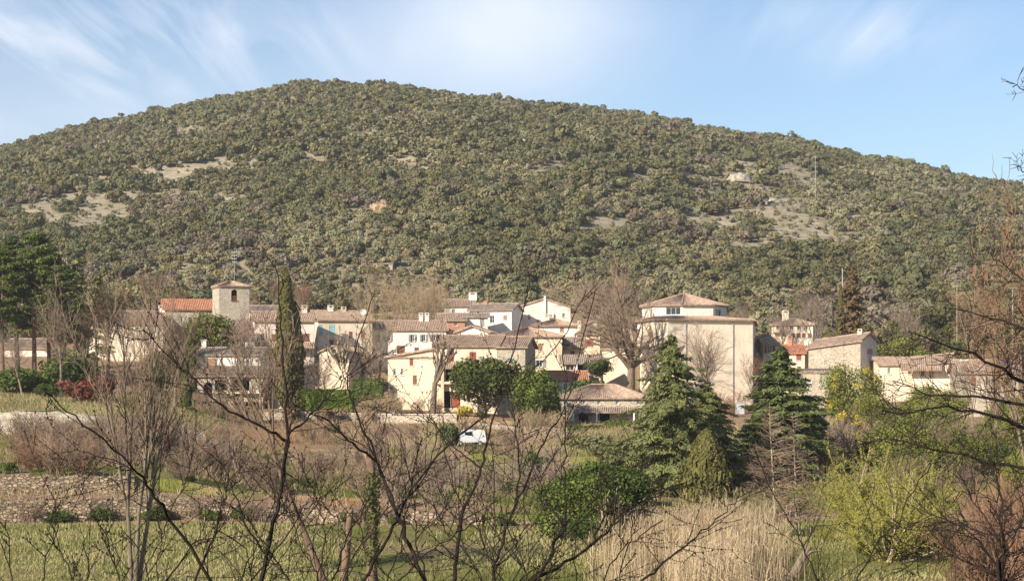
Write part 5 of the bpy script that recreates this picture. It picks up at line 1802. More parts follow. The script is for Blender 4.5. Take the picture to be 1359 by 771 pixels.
for px, Y, top, k, lab in [(80, 184, 388, 0, 'bare tree on the upper lawn beside the red shrub'), (232, 176, 408, 0, 'bare tree on the lawn edge below the church'), (143, 206, 372, 3, 'russet bare tree behind the many stemmed one'),
                           (205, 202, 398, 0, 'bare tree in front of the low pinkish roofed house'), (30, 178, 430, 2, 'thin bare tree in front of the pines'), (112, 198, 392, 3, 'russet bare tree right of the pines'),
                           (322, 196, 402, 0, 'bare tree in front of the bell tower foot'), (346, 186, 440, 0, 'bare tree in front of the grey barn wall'), (165, 215, 380, 1, 'tan bare tree left of the church'),
                           (950, 204, 422, 2, 'slender bare tree against the cream hall wall'), (922, 206, 440, 2, 'small bare tree between the hall and the big cedar'), (1000, 206, 470, 3, 'russet bare tree at the right corner of the hall'),
                           (503, 222, 396, 1, 'tan bare tree in front of the long whitish house'), (437, 199, 470, 2, 'pale grey bare tree behind the box hedge'), (413, 203, 462, 2, 'pale grey bare tree right of the cypresses'),
                           (495, 205, 440, 1, 'thin bare tree left of the cream house wing'), (664, 172, 560, 2, 'small bare tree by the white van'), (1290, 178, 470, 0, 'bare tree in front of the far right stone house'),
                           (1085, 262, 392, 2, 'grey bare tree on the slope behind the pale house'), (1290, 230, 380, 3, 'russet bare tree above the stone house at far right'),
                           (1225, 246, 396, 2, 'grey bare tree above the long low houses'), (1320, 150, 455, 3, 'russet bare tree below the stone house at far right'), (1240, 128, 545, 0, 'bare tree among the bamboo at right')]:
    place(slim[k], px, Y, lab, 'bare trees', top=top, sxy=1.0)
grove = 'bare trees in the grove behind the village'
for i in range(46):
    px = rnd.choice((rnd.uniform(325, 445), rnd.uniform(440, 600), rnd.uniform(440, 600), rnd.uniform(760, 850), rnd.uniform(960, 1110), rnd.uniform(190, 300)))
    Y = rnd.uniform(262, 312)
    k = 3 if px < 445 else (1 if px < 600 else rnd.choice((0, 2)))
    lab = {3: 'russet bare tree in the grove behind the bell tower and cypress', 1: 'tan bare tree in the grove behind the long whitish house', 0: 'brown bare tree on the slope behind the village', 2: 'grey bare tree on the slope behind the village'}[k]
    place(slim[k], px, Y, lab, ('russet ' if k == 3 else 'tan ' if k == 1 else 'brown ' if k == 0 else 'grey ') + grove, scale=rnd.uniform(0.65, 0.98), sxy=0.85)
pol = bare_tree('pollard_tree', 430, 9, 0.34, 0.42, 7, (4, 4), (0.5, 0.5), 0.13, 0.12, (0.55, 0.5), tw=0.03, spread=0.75, twig='bark', knob=True, bark='bark')
place(pol, 574, 192, 'big pollarded plane tree in front of the cream house wing', top=418, sxy=0.9)
place(pol, 455, 214, 'knobbly pollarded tree in front of the turquoise windowed house', top=428, sxy=0.8)
place(pol, 480, 216, 'second knobbly pollarded tree nearer the red shutters', top=446, sxy=0.8)
lean = bare_tree('leaning_tree', 440, 11.5, 0.125, 0.62, 5, (6, 6, 5), (0.5, 0.55, 0.6), 0.12, 0.10, (0.55, 0.5, 0.48), tw=0.013, spread=0.6, lean=(-0.42, 0.05, 1), bark='bark_red')
place(lean, 436, 70, 'reddish leaning tree slanting left across the meadow', top=400, rot=0.0, sxy=1.0)
dead = [dead_conifer('dead_larch', 450 + i, 9, 2.6, whorls=34) for i in range(2)]
place(dead[0], 1030, 92, 'bare brown larch with a straight pale stem in front of the fir', top=527)
place(dead[1], 1057, 95, 'second bare larch to the right, slightly shorter', top=541)


def dead_trunk(label, px, Y, top, r, ivy=False):
    x = X(px, Y); z0 = gz(x, Y) - .2; h = Z(top, Y) - z0
    g = random.Random(int(px))
    m = MB()
    pts, _ = wander(Vector((0, 0, 0)), Vector((g.uniform(-.04, .04), 0, 1)), h, 8, g, 0.04)
    n0 = len(m.v)
    m.tube(pts, [r * (1.25 - .05 * i + g.uniform(-.06, .1)) for i in range(9)], 9, cap=True)
    root = empty('dead_tree', (x, Y, z0), label, 'dead tree')
    m.build('trunk', M['bark_red'], root, smooth=True)
    s = MB()
    for k in range(5):
        i = g.randint(3, 7)
        q, _ = wander(pts[i], around(Vector((0, 0, 1)), g.uniform(.5, 1.1), g), g.uniform(.4, 1.1), 3, g, .15)
        s.tube(q, [r * .4, r * .3, r * .22, r * .12], 5)
    s.build('broken_limbs', M['bark'], root)
    if ivy:
        gg = np.random.default_rng(5)
        L = [((0, 0, h * t), (r * 1.5, r * 1.5, h * .12)) for t in (.35, .5, .65, .8)]
        v, q, val = cloud(L, 900, .06, gg, .6, .8)
        link('ivy', np_mesh('ivy', v, q, M['laurel'], {'v': val}), root)
    return root


dead_trunk('dead stump like trunk sawn off flat in the meadow', 456, 62, 671, 0.125)
dead_trunk('taller broken dead trunk with stubs and ivy in the meadow', 494, 64, 607, 0.185, True)

# ------------------------------------------------------------------ mimosas, willow, bamboo, green bushes
def mimosa(seed):
    g = np.random.default_rng(seed)
    t = leafy_tree('mimosa_tree', seed, 2.3, 2.4, 1.2, 0.13, 'mimosa', 5200, 0.065, 20, low=0.1, shell=0.5, jit=.8)
    L = []
    for i in range(26):
        d = rand_unit(1, g)[0]
        L.append(((d[0] * 2.0, d[1] * 2.0, 3.2 + d[2] * 2.0), (0.35, 0.35, 0.3)))
    v, q, val = cloud(L, 1500, 0.05, g, .8, .4)
    link('blossom', np_mesh('blossom', v, q, M['blossom'], {'v': val}), t)
    return t


mim = [mimosa(500), mimosa(501)]
for px, Y, top, k, lab, sx in [(1133, 168, 476, 0, 'tallest yellow flowering mimosa left of the long low houses', .95), (1158, 160, 520, 1, 'lower mimosa with yellow blossom right of the tallest one', 1), (1112, 172, 520, 1, 'small mimosa beside the low stone outbuilding', .8),
                               (1228, 172, 505, 0, 'yellow blossoming mimosa in front of the climbing roof', 1), (1262, 165, 515, 1, 'mimosa under the stone house at far right', 1), (1205, 160, 530, 1, 'low mimosa among the bamboo', 1.1)]:
    place(mim[k], px, Y, lab, 'yellow flowering mimosas', top=top, sxy=sx)


def willow(seed, h=7.0):
    g = random.Random(seed); gg = np.random.default_rng(seed)
    T, W = MB(), MB()
    C = []
    for s in range(40):
        d = around(UP, g.uniform(.05, 1.1), g)
        p = Vector((g.gauss(0, .25), g.gauss(0, .25), -.1))
        L = h * g.uniform(.6, 1.1)
        pts, dd = wander(p, d, L, 7, g, .10, .02)
        (T if s < 7 else W).tube(pts, [(.09 if s < 7 else .03) * (1 - i / 8.5) + .008 for i in range(8)], 5 if s < 7 else 3)
        for k in range(20):
            f = g.uniform(.25, 1); i = min(int(f * 7), 6)
            q = pts[i].lerp(pts[i + 1], f * 7 - i)
            d1 = around((pts[i + 1] - pts[i]).normalized(), g.uniform(.3, 1.0), g)
            p1, _ = wander(q, d1, g.uniform(.5, 1.4), 3, g, .15, -.05)
            W.tube(p1, [.012, .011, .009, .006], 3)
            for t in range(10):
                C.append(p1[0].lerp(p1[3], (t + g.random()) / 10) + Vector((g.gauss(0, .05), g.gauss(0, .05), g.gauss(0, .05))))
    r = proto('willow_tree', 'tree')
    T.build('trunk', M['bark_pale'], r, smooth=True)
    W.build('branches', M['twig_yellow'], r)
    C = np.array([tuple(c) for c in C])
    n = rand_unit(len(C), gg)
    v, q = quads(C, n, .030 * gg.uniform(.6, 1.4, len(C)), .10 * gg.uniform(.6, 1.4, len(C)), gg)
    link('crown', np_mesh('crown', v, q, M['willow'], {'v': np.repeat(np.clip(gg.normal(.5, .25, len(C)), 0, 1), 4)}), r)
    r['_h'] = h
    return r


wl = willow(520)
for px, Y, top, lab in [(1150, 92, 590, 'big yellow green willow in the valley at right'), (1205, 88, 622, 'yellow green willow right of the big one'), (1178, 79, 632, 'yellow green willow in front of the dark bush'), (1232, 96, 610, 'yellow green willow at the right end of the row'), (1120, 104, 618, 'pale yellow willow behind the two larches'), (1095, 90, 690, 'small willow shoot cluster beside the larches')]:
    place(wl, px, Y, lab, 'yellow green willows', top=top)
place(nbush[0], 1195, 84, 'dark green bush under the willows', top=690, sxy=1.0)
place(nbush[1], 1226, 82, 'rounded green bush right of the willows', top=684, sxy=0.9)
place(nbush[0], 1170, 82, 'low green bush below the big willow', top=700, sxy=1.2)
bam = [leafy_tree('bamboo_clump', 530 + i, 1.9, 1.8, 0, 0, 'bamboo', 8000, 0.05, 24, 'bamboo', trunk=False, low=0.25, jit=0.7) for i in range(2)]
for i in range(19):
    px = rnd.uniform(1165, 1375); Y = rnd.uniform(118, 172)
    place(bam[i % 2], px, Y, 'bright green bamboo thicket clump below the far right stone house', 'bamboo clumps below the far right house', scale=rnd.uniform(.8, 1.45))
for px, Y, top, k, lab in [(772, 96, 622, 0, 'bright green tall bush left of the reeds'), (800, 101, 604, 1, 'bright green bush left of the big cedar foot'), (748, 104, 640, 2, 'rounded green bush right of the lawn'), (790, 86, 678, 0, 'green bush in front of the tall bright one'), (820, 108, 612, 2, 'green bush touching the big cedar')]:
    place(nbush[k % 2], px, Y, lab, 'green bushes beside the cedar', top=top, sxy=.85)
dkb = leafy_tree('dark_bush', 398, 0.75, 0.85, 0, 0, 'pine', 1100, 0.07, 7, 'shrub', trunk=False, low=0.25)
place(dkb, 738, 90, 'small very dark round bush at the meadow edge', top=674)
place(bushes[1], 712, 128, 'small conical green bush on the lawn terrace', top=600, sxy=.8)
gb = leafy_tree('grey_bush', 399, 1.3, 0.9, 0, 0, 'olive', 1100, 0.09, 8, 'shrub', trunk=False, low=0.25)
place(gb, 795, 150, 'grey green rounded bush under the stone cottage', top=572)
place(gb, 820, 143, 'grey green bush left of the big cedar', top=580)
place(gb, 770, 158, 'grey green bush right of the grey garden wall', top=574)

# ------------------------------------------------------------------ bare scrub on the terraces
shr = {k: [bare_shrub('bare_shrub', 600 + 10 * j + i, 2.4, twig=k, tw=0.013) for i in range(2)] for j, k in enumerate(('twig', 'twig_grey', 'twig_tan', 'twig_red'))}


def scrub(n, px0, px1, Y0, Y1, k, label, group, s0=.8, s1=1.3):
    for i in range(n):
        place(rnd.choice(shr[k]), rnd.uniform(px0, px1), rnd.uniform(Y0, Y1), label, group, scale=rnd.uniform(s0, s1))


scrub(66, 15, 335, 108, 147, 'twig', 'purplish brown leafless shrub on the slope between the terrace walls at left', 'leafless shrubs between the walls at left')
scrub(12, 20, 130, 108, 120, 'twig_red', 'russet leafless shrub above the lower walls at left', 'russet shrubs above the lower walls', .6, .9)
scrub(22, 330, 560, 106, 140, 'twig', 'purplish brown leafless shrub in the middle of the terraces', 'leafless shrubs in the middle of the terraces', .6, 1.1)
scrub(24, 520, 740, 104, 145, 'twig_grey', 'greyish leafless shrub right of the dead trunks', 'grey leafless shrubs right of the dead trunks', .6, 1.2)
scrub(12, 330, 700, 156, 180, 'twig', 'low brown leafless shrub on the bank under the garden wall', 'leafless shrubs under the garden wall', .4, .8)
scrub(26, 455, 600, 189.5, 197, 'twig_tan', 'tan leafless shrub behind the coping of the garden wall', 'tan shrubs behind the garden wall', .45, .9)
scrub(12, 240, 345, 176, 196, 'twig', 'brown leafless shrub in front of the porch house', 'leafless shrubs by the porch house', .6, 1.0)
scrub(8, 690, 745, 176, 190, 'twig_tan', 'dry tan shrub beside the yellow green evergreen', 'dry shrubs by the evergreen', .7, 1.1)
scrub(26, 1000, 1300, 104, 150, 'twig', 'purplish brown shrub behind the willows', 'brown shrubs behind the willows', .9, 1.5)
scrub(16, 1265, 1400, 58, 84, 'twig_red', 'russet leafless shrub in the bottom right corner', 'russet shrubs in the bottom right corner', 1.0, 1.7)
scrub(16, 1100, 1260, 150, 185, 'twig_grey', 'greyish shrub under the low stone houses at right', 'grey shrubs under the right hand houses', .8, 1.3)
scrub(10, 860, 1000, 196, 209, 'twig_red', 'russet creeper like shrub at the foot of the cream hall', 'russet shrubs at the foot of the hall', .8, 1.4)
scrub(30, 215, 1000, 228, 300, 'twig', 'brown shrub between the upper houses', 'brown shrubs between the upper houses', .6, 1.0)
for i in range(34):
    px = rnd.uniform(180, 1110); Y = rnd.uniform(240, 315)
    place(rnd.choice(bushes), px, Y, 'small green bush between the upper village houses', 'green bushes between the upper houses', scale=rnd.uniform(.7, 1.5))
for i in range(26):
    px = rnd.uniform(0, 700); Y = rnd.uniform(106, 186)
    if 345 < px < 610 and Y > 178: Y -= 20
    place(rnd.choice(bushes), px, Y, 'low bramble green bush on the terraces below the village', 'bramble bushes on the terraces', scale=rnd.uniform(.3, .7))


# ------------------------------------------------------------------ reeds and grass
def blades(name, label, n, fx, hmin, hmax, w, leaf, seed, lean=.25, plume=False, cat='grass'):
    g = np.random.default_rng(seed)
    x, y = fx(g, n)
    n = len(x)
    z = G(x, y)
    h = g.uniform(hmin, hmax, n) * (0.62 + 0.7 * vnoise(x / 2.2, y / 2.2, seed + 1))
    a = g.uniform(0, 2 * math.pi, n)
    l = g.normal(size=(n, 2)) * lean * h[:, None] * np.where(g.random(n) < .12, 3.2, 1.0)[:, None]
    b = np.stack([np.cos(a), np.sin(a)], 1) * (w * g.uniform(.6, 1.4, n))[:, None]
    p0 = np.stack([x - b[:, 0], y - b[:, 1], z - .05], 1); p1 = np.stack([x + b[:, 0], y + b[:, 1], z - .05], 1)
    tx, ty, tz = x + l[:, 0], y + l[:, 1], z + h
    k = .35
    p2 = np.stack([tx + b[:, 0] * k, ty + b[:, 1] * k, tz], 1); p3 = np.stack([tx - b[:, 0] * k, ty - b[:, 1] * k, tz], 1)
    v = np.stack([p0, p1, p2, p3], 1).reshape(-1, 3)
    val = np.clip(fbm(x / 6, y / 9, seed, 3) * 1.6 - .3 + g.normal(size=n) * .18, 0, 1)
    if plume:
        m = int(n * 1.5)
        i = g.integers(0, n, m); t = g.uniform(.35, 1.02, m)
        c = np.stack([x[i] + l[i, 0] * t, y[i] + l[i, 1] * t, z[i] + h[i] * t], 1)
        d = rand_unit(m, g) * np.array([1, 1, .5]); d[:, 2] += .5
        d[:, 2] += .9
        v2, q2 = quads(c + d * .12, rand_unit(m, g), .013, .17, g, d)
        v = np.concatenate([v, v2]); val = np.concatenate([val, val[i]])
    if name == 'meadow_grass': val = np.clip(val + .06 + .6 * (np.repeat(fbm(x / 14, y / 10, 5, 4), 1) - .42) * 3, 0, 1)
    q = np.arange(len(v)).reshape(-1, 4)
    o = link(name, np_mesh(name, v, q, M[leaf], {'v': np.repeat(val, 4)}))
    tag(o, label, cat, None, 'stuff')


def field(g, n, Y0=54, Y1=101, a=-60, b=1420):
    y = np.sqrt(g.uniform(Y0 ** 2, Y1 ** 2, n)); px = g.uniform(a, b, n)
    return (px - CX) / F * y, y


def meadow_xy(g, n):
    x, y = field(g, n)
    px = CX + F * x / y
    k = fbm(x / 5, y / 7, 19, 3) + g.normal(size=n) * .05 + .10 - .30 * np.exp(-(((px - 560) / 190) ** 2)) * np.clip((y - 60) / 12, 0, 1)
    m = k > .30
    return x[m], y[m]


blades('meadow_grass', 'short sunlit grass of the meadow in front of the stone walls', 70000, meadow_xy, .05, .22, .025, 'grassblade', 31, .35)


def lawn_up(g, n):
    x, y = field(g, n, 150.5, 190, -60, 300)
    return x, y - 0


blades('lawn_grass', 'grass of the upper lawn below the pines', 22000, lawn_up, .06, .25, .035, 'grassblade', 33, .35)


def terr(g, n):
    x, y = field(g, n, 102, 189, -60, 1300)
    k = fbm(x / 5, y / 7, 77, 3) + g.normal(size=n) * .06
    m = (k > .5)
    return x[m], y[m]


blades('dry_grass', 'tufts of dry tan grass on the terraces below the village', 62000, terr, .15, .55, .03, 'drygrass', 35, .35)


def greenterr(g, n):
    x, y = field(g, n, 103, 186, 560, 1250)
    k = fbm(x / 6, y / 8, 79, 3) + g.normal(size=n) * .06
    m = k > .45
    return x[m], y[m]


blades('rough_grass', 'long green grass between the bushes and the reeds', 36000, greenterr, .12, .45, .03, 'grassblade', 37, .35)


def reedbed(g, n):
    px = g.normal(930, 55, n); y = g.uniform(58, 84, n)
    m = (px > 780) & (g.random(n) < np.clip((1075 - px) / 60, 0, 1)) & (fbm(px / 22, y / 5, 51, 3) + g.normal(size=n) * .08 > .38)
    return ((px - CX) / F * y)[m], y[m]


blades('reeds', 'bed of tall dry tan reeds in front of the big cedar', 10000, reedbed, 1.0, 2.75, .013, 'reed', 39, .085, True, 'reeds')

place(fine, 1345, 62, 'tall fine twigged russet bare tree at the right edge of the photo', None, top=228, sxy=.9)

for i in range(22):
    px = rnd.uniform(-20, 740); Y = 101 - float(warp(X(px, 101))) - rnd.uniform(.3, 1.0)
    if i % 3: place(rnd.choice(bushes), px, Y, 'small bramble bush against the foot of the meadow wall', 'brambles along the meadow wall', scale=rnd.uniform(.3, .75))
    else: place(rnd.choice(shr['twig']), px, Y, 'leafless shrub in front of the meadow wall', 'leafless shrubs along the meadow wall', scale=rnd.uniform(.4, .8))
for i in range(9):
    px = rnd.uniform(-20, 340); Y = 150 - float(warp(X(px, 150))) - rnd.uniform(.3, 1.2)
    place(rnd.choice(shr['twig_grey']), px, Y, 'greyish shrub in front of the pale terrace wall', 'grey shrubs along the pale terrace wall', scale=rnd.uniform(.5, .9))
place(dkb, 597, 154, 'dark bush hiding one end of the white van', top=556, sxy=.8)
# ------------------------------------------------------------------ dark leafless saplings on the bank just in front of the camera
def sapling(label, group, rootpx, Y, stems, seed, twigs=9, tl=(.25, .75), w0=None):
    """stems: list of (base width in photo pixels, [(px, py) from low to high], distance change along the stem)"""
    g = random.Random(seed)
    x0 = X(rootpx, Y); z0 = gz(x0, Y) - .15
    root = empty('sapling', (x0, Y, z0), label, 'sapling', group)
    T, W = MB(), MB()
    done = []
    for wpx, poly, dY in stems:
        n = len(poly)
        if poly[0][1] >= 755 or not done:
            dx, dy = poly[0][0] - poly[1][0], poly[0][1] - poly[1][1]
            q = 70 / math.hypot(dx, dy)
            low = P(poly[0][0] + dx * q * .8, poly[0][1] + dy * q, Y)
            rt = Vector((low.x * .6 + x0 * .4 + g.uniform(-.06, .06), Y + g.uniform(-.06, .06), z0))
            key = [rt, rt.lerp(low, .55) + Vector(((low.x - rt.x) * .1, 0, 0)), low] + [P(a, b, Y + dY * i / max(n - 1, 1)) for i, (a, b) in enumerate(poly)]
        else:                                               # a branch: it leaves the nearest stem at that stem's own distance
            pj = lambda p: (CX + F * p.x / p.y - poly[0][0]) ** 2 + (HY - F * p.z / p.y - poly[0][1]) ** 2
            q = min(done, key=pj)
            key = [q] + [P(a, b, q.y + dY * (i + 1) / n) for i, (a, b) in enumerate(poly[1:])]
        pts = []
        for i in range(len(key) - 1):                       # Catmull-Rom through the knots
            p0 = key[max(i - 1, 0)]; p1, p2 = key[i], key[i + 1]; p3 = key[min(i + 2, len(key) - 1)]
            for t in (0, .25, .5, .75):
                q = 0.5 * ((2 * p1) + (p2 - p0) * t + (2 * p0 - 5 * p1 + 4 * p2 - p3) * t * t + (3 * p1 - p0 - 3 * p2 + p3) * t ** 3)
                pts.append(q + Vector((g.gauss(0, .007), g.gauss(0, .007), g.gauss(0, .007))))
        pts.append(key[-1])
        done += pts
        r0 = .84 * wpx / 2 / F * Y
        N = len(pts)
        rad = [max(r0 * (1.15 - 0.95 * (i / (N - 1)) ** 1.1), .0035) for i in range(N)]
        T.tube(pts, rad, 6)
        for k in range(int(twigs * (1.55 if n > 5 else 1.1))):
            f = g.uniform(.22, .99)
            i = min(int(f * (N - 1)), N - 2)
            q = pts[i].lerp(pts[i + 1], f * (N - 1) - i)
            d = (pts[i + 1] - pts[i]).normalized()
            d1 = around(d, g.uniform(.45, 1.15), g)
            L = g.uniform(*tl) * (1.15 - .6 * f)
            p1, dd = wander(q, d1, L, 5, g, .10, .05)
            rr = max(rad[i] * .38, .0032)
            W.tube(p1, [rr * (1 - .14 * j) for j in range(6)], 4)
            for j in range(2):
                t = g.uniform(.2, 1) * 5; jj = min(int(t), 4)
                q2 = p1[jj].lerp(p1[jj + 1], t - jj)
                p2, _ = wander(q2, around((p1[jj + 1] - p1[jj]).normalized(), g.uniform(.4, 1.0), g), L * g.uniform(.2, .55), 3, g, .12, .04)
                W.tube(p2, [rr * .7, rr * .62, rr * .55, .0022], 3)
                for b in range(3):                            # buds
                    W.box(p2[b + 1] + Vector((g.gauss(0, .004),) * 3), (.005, .005, .009))
            for b in range(1, 6):
                W.box(p1[b] + Vector((g.gauss(0, .005),) * 3), (.006, .006, .011))
    k0 = len(T.v)
    T.v += W.v; T.f += [tuple(i + k0 for i in f) for f in W.f]; T.m += W.m
    T.build('branches', M['bark_dark'], root, (x0, Y, z0))
    return root


GR = None
sapling('dark sapling with a strong upright stem reaching up in front of the cypress', GR, 338, 10.5,
        [(8.5, [(348, 771), (361, 705), (374, 650), (381, 585), (380, 540), (376, 470), (371, 400), (366, 345)], .8),
         (4.5, [(372, 655), (381, 585), (405, 556), (437, 525), (462, 500), (500, 470)], .5),
         (4.5, [(381, 590), (345, 565), (305, 545), (270, 515), (228, 478), (190, 437)], -.5),
         (3.5, [(352, 740), (325, 690), (305, 640), (285, 590)], .4)], 1)
sapling('dark sapling whose main branch slants far to the left over the terrace walls', GR, 330, 9.8,
        [(6.5, [(281, 771), (226, 684), (200, 650), (177, 620), (145, 590), (113, 567), (80, 540), (58, 516)], -.7),
         (5.0, [(257, 771), (279, 721), (292, 680), (299, 655), (304, 630)], .2),
         (3.0, [(226, 684), (190, 640), (150, 610), (110, 600)], .3),
         (2.6, [(160, 771), (150, 740), (135, 700)], .2), (2.4, [(100, 771), (80, 735), (62, 700)], .2)], 2)
sapling('forked dark sapling crossing the middle of the meadow', GR, 590, 11.5,
        [(7.5, [(563, 771), (545, 725), (525, 676), (513, 645), (500, 612), (485, 575), (467, 535), (462, 505), (475, 450), (497, 390)], .9),
         (5.5, [(483, 771), (505, 730), (527, 690), (546, 650), (592, 591), (637, 555), (680, 515), (720, 478), (752, 440), (778, 385)], .8),
         (4.0, [(500, 612), (470, 590), (435, 560), (395, 540), (360, 505)], -.5),
         (3.6, [(530, 690), (510, 640), (495, 600), (480, 560)], .5),
         (3.0, [(525, 676), (560, 640), (575, 600), (580, 560)], .5)], 3)
sapling('pair of tall dark shoots rising in front of the cream houses', GR, 625, 10.8,
        [(7.0, [(602, 765), (609, 715), (616, 676), (630, 645), (640, 620), (648, 580), (656, 546), (675, 480), (695, 410), (706, 360)], .8),
         (6.0, [(654, 771), (662, 740), (670, 712), (684, 669), (700, 634), (723, 588), (738, 560), (751, 535), (768, 470), (790, 385)], .8),
         (3.2, [(640, 620), (610, 600), (585, 575), (570, 550)], .3),
         (3.2, [(684, 669), (690, 620), (685, 570), (672, 520)], .3)], 4)
sapling('dark sapling with one upright shoot and long branches slanting to the right', GR, 725, 10.0,
        [(5.0, [(716, 769), (735, 725), (747, 697), (750, 650), (749, 616), (750, 560), (751, 500), (745, 455)], .5),
         (6.5, [(706, 771), (750, 745), (783, 725), (812, 697), (846, 669), (880, 652), (909, 640)], .7),
         (5.0, [(852, 771), (880, 747), (916, 718), (945, 695), (969, 672), (982, 655)], .7),
         (3.4, [(783, 725), (800, 690), (815, 660), (822, 630)], .4),
         (3.0, [(747, 697), (725, 665), (712, 630), (705, 590)], .4)], 5)
sapling('low tangle of thin dark shoots at the bottom between the meadow saplings', GR, 470, 9.0,
        [(3.8, [(420, 771), (430, 720), (425, 680), (408, 640), (400, 600)], .3), (3.4, [(455, 771), (470, 735), (492, 705), (520, 670)], .3),
         (3.4, [(530, 771), (560, 740), (595, 715), (630, 690)], .4), (3.0, [(640, 771), (620, 735), (590, 705), (575, 670)], .3),
         (2.8, [(700, 771), (690, 735), (672, 700), (650, 672)], .3)], 6)
sapling('short thin dark shoots in the lower left corner', GR, 80, 9.5,
        [(2.6, [(20, 790), (12, 740), (8, 690)], .2), (2.6, [(55, 800), (60, 750), (75, 700), (70, 660)], .2), (2.4, [(110, 800), (118, 752), (110, 720)], .2), (2.4, [(205, 800), (190, 740), (165, 705)], .2)], 7, twigs=5)
sapling('thin dark shoots leaning right beside the reeds', GR, 800, 10.5,
        [(3.2, [(800, 771), (822, 735), (850, 712), (880, 690)], .3), (2.8, [(830, 800), (826, 750), (838, 705), (835, 670)], .3), (2.8, [(770, 800), (762, 740), (768, 690), (775, 640)], .3)], 8, twigs=6)


gx = random.Random(77)
for i, (rx, lab) in enumerate([(190, 'slender dark sapling in front of the many stemmed bare tree'), (300, 'slender dark sapling left of the cypress sapling'), (430, 'slender dark sapling right of the cypress sapling'),
                               (540, 'slender dark sapling left of the forked one'), (680, 'slender dark sapling between the tall shoots'), (1130, 'slender dark sapling in front of the willows')]):
    st = []
    for k in range(3 if i < 5 else 2):
        a = gx.uniform(-.75, .75); b = rx + gx.uniform(-35, 35); pts_ = []
        for j in range(6):
            pts_.append((b + a * j * 38 + gx.uniform(-6, 6), 790 - j * gx.uniform(34, 46) * (1 - .3 * abs(a))))
        st.append((gx.uniform(2.4, 4.2), pts_, gx.uniform(-.5, .7)))
    sapling(lab, GR, rx, gx.uniform(8.6, 12.5), st, 50 + i, twigs=8)


def near_tree(label, trunkpx, Y, h, limbs, seed, tr=.2, bark='bark_dark', tw=(.3, .9), extra=5, name='bare_tree', base=None, tpx=None):
    g = random.Random(seed)
    x0 = X(trunkpx, Y); z0 = gz(x0, Y) - .2
    root = empty(name, (x0, Y, z0), label, 'tree')
    T, W = MB(), MB()
    pts, _ = wander(Vector((x0, Y, z0)), Vector((0, 0, 1)), h, 8, g, .03, .02)
    T.tube(pts, [tr * (1.3 - .12 * i) for i in range(9)], 8)
    for lim in limbs:
        wpx, poly, dY = lim[:3]; ks = lim[3] if len(lim) > 3 else 1.0
        n = len(poly)
        key = [P(a, b, Y + dY * i / max(n - 1, 1)) for i, (a, b) in enumerate(poly)]
        z = key[0].z - .6
        j = min(range(len(pts)), key=lambda i: abs(pts[i].z - z))
        key = [pts[j]] + key
        pp = []
        for i in range(len(key) - 1):
            for t in (0, .5): pp.append(key[i].lerp(key[i + 1], t) + Vector([g.gauss(0, .02) for _ in range(3)]))
        pp.append(key[-1])
        N = len(pp); r0 = wpx / 2 / F * Y
        rad = [max(r0 * (1.2 - (i / (N - 1)) ** .8), .007) for i in range(N)]
        T.tube(pp, rad, 6)
        for k in range(extra * n):
            f = g.uniform(.12, .99); i = min(int(f * (N - 1)), N - 2)
            q = pp[i].lerp(pp[i + 1], f * (N - 1) - i)
            d1 = around((pp[i + 1] - pp[i]).normalized(), g.uniform(.35, 1.2), g)
            L = g.uniform(*tw) * ks
            p1, _ = wander(q, d1, L, 4, g, .16, .02)
            rr = max(rad[i] * .4, .007 if ks == 1 else .004)
            W.tube(p1, [rr, rr * .85, rr * .7, rr * .55, .004], 3)
            for j in range(3):
                t = g.uniform(.2, 1) * 4; jj = min(int(t), 3)
                p2, _ = wander(p1[jj].lerp(p1[jj + 1], t - jj), around((p1[jj + 1] - p1[jj]).normalized(), g.uniform(.4, 1.1), g), L * g.uniform(.2, .5), 2, g, .15)
                W.tube(p2, [.006, .005, .003], 3)
    T.build('trunk', M[bark], root, (x0, Y, z0), smooth=True)
    W.build('crown', M[bark], root, (x0, Y, z0))
    return root


near_tree('dark leafless tree beyond the right edge with long bare branches reaching in', 1500, 24, 11,
          [(6.5, [(1400, 525), (1359, 508), (1328, 489), (1292, 469), (1245, 452), (1205, 440)], -1),
           (6, [(1420, 548), (1359, 539), (1309, 528), (1270, 526), (1231, 525), (1185, 505)], 1.5),
           (6.5, [(1420, 580), (1359, 564), (1328, 553), (1293, 546), (1259, 543), (1200, 550), (1170, 545)], -.8),
           (6, [(1420, 445), (1359, 433), (1330, 426), (1306, 420), (1255, 408)], 1),
           (5.5, [(1420, 640), (1359, 623), (1310, 610), (1261, 602), (1215, 592), (1177, 583), (1140, 590)], .8),
           (4, [(1420, 260), (1385, 232), (1359, 225), (1350, 221)], .5, .35), (3, [(1420, 160), (1375, 128), (1356, 118), (1344, 116)], .5, .35),
           (4, [(1359, 700), (1310, 712), (1270, 690), (1215, 700)], 1), (4, [(1420, 385), (1359, 372), (1330, 352), (1310, 330)], 1)], 21)
near_tree('small dark leafless tree with an upright stem in the bottom right corner', 1332, 20, 2.6,
          [(6, [(1331, 765), (1330, 711), (1326, 665), (1322, 630)], .3), (4, [(1331, 760), (1300, 715), (1265, 690), (1230, 680)], .5),
           (4, [(1331, 740), (1352, 700), (1372, 670)], .5), (4, [(1331, 771), (1290, 745), (1250, 735), (1210, 740)], .4), (4, [(1331, 730), (1300, 680), (1285, 650)], .4)], 22, tr=.05)

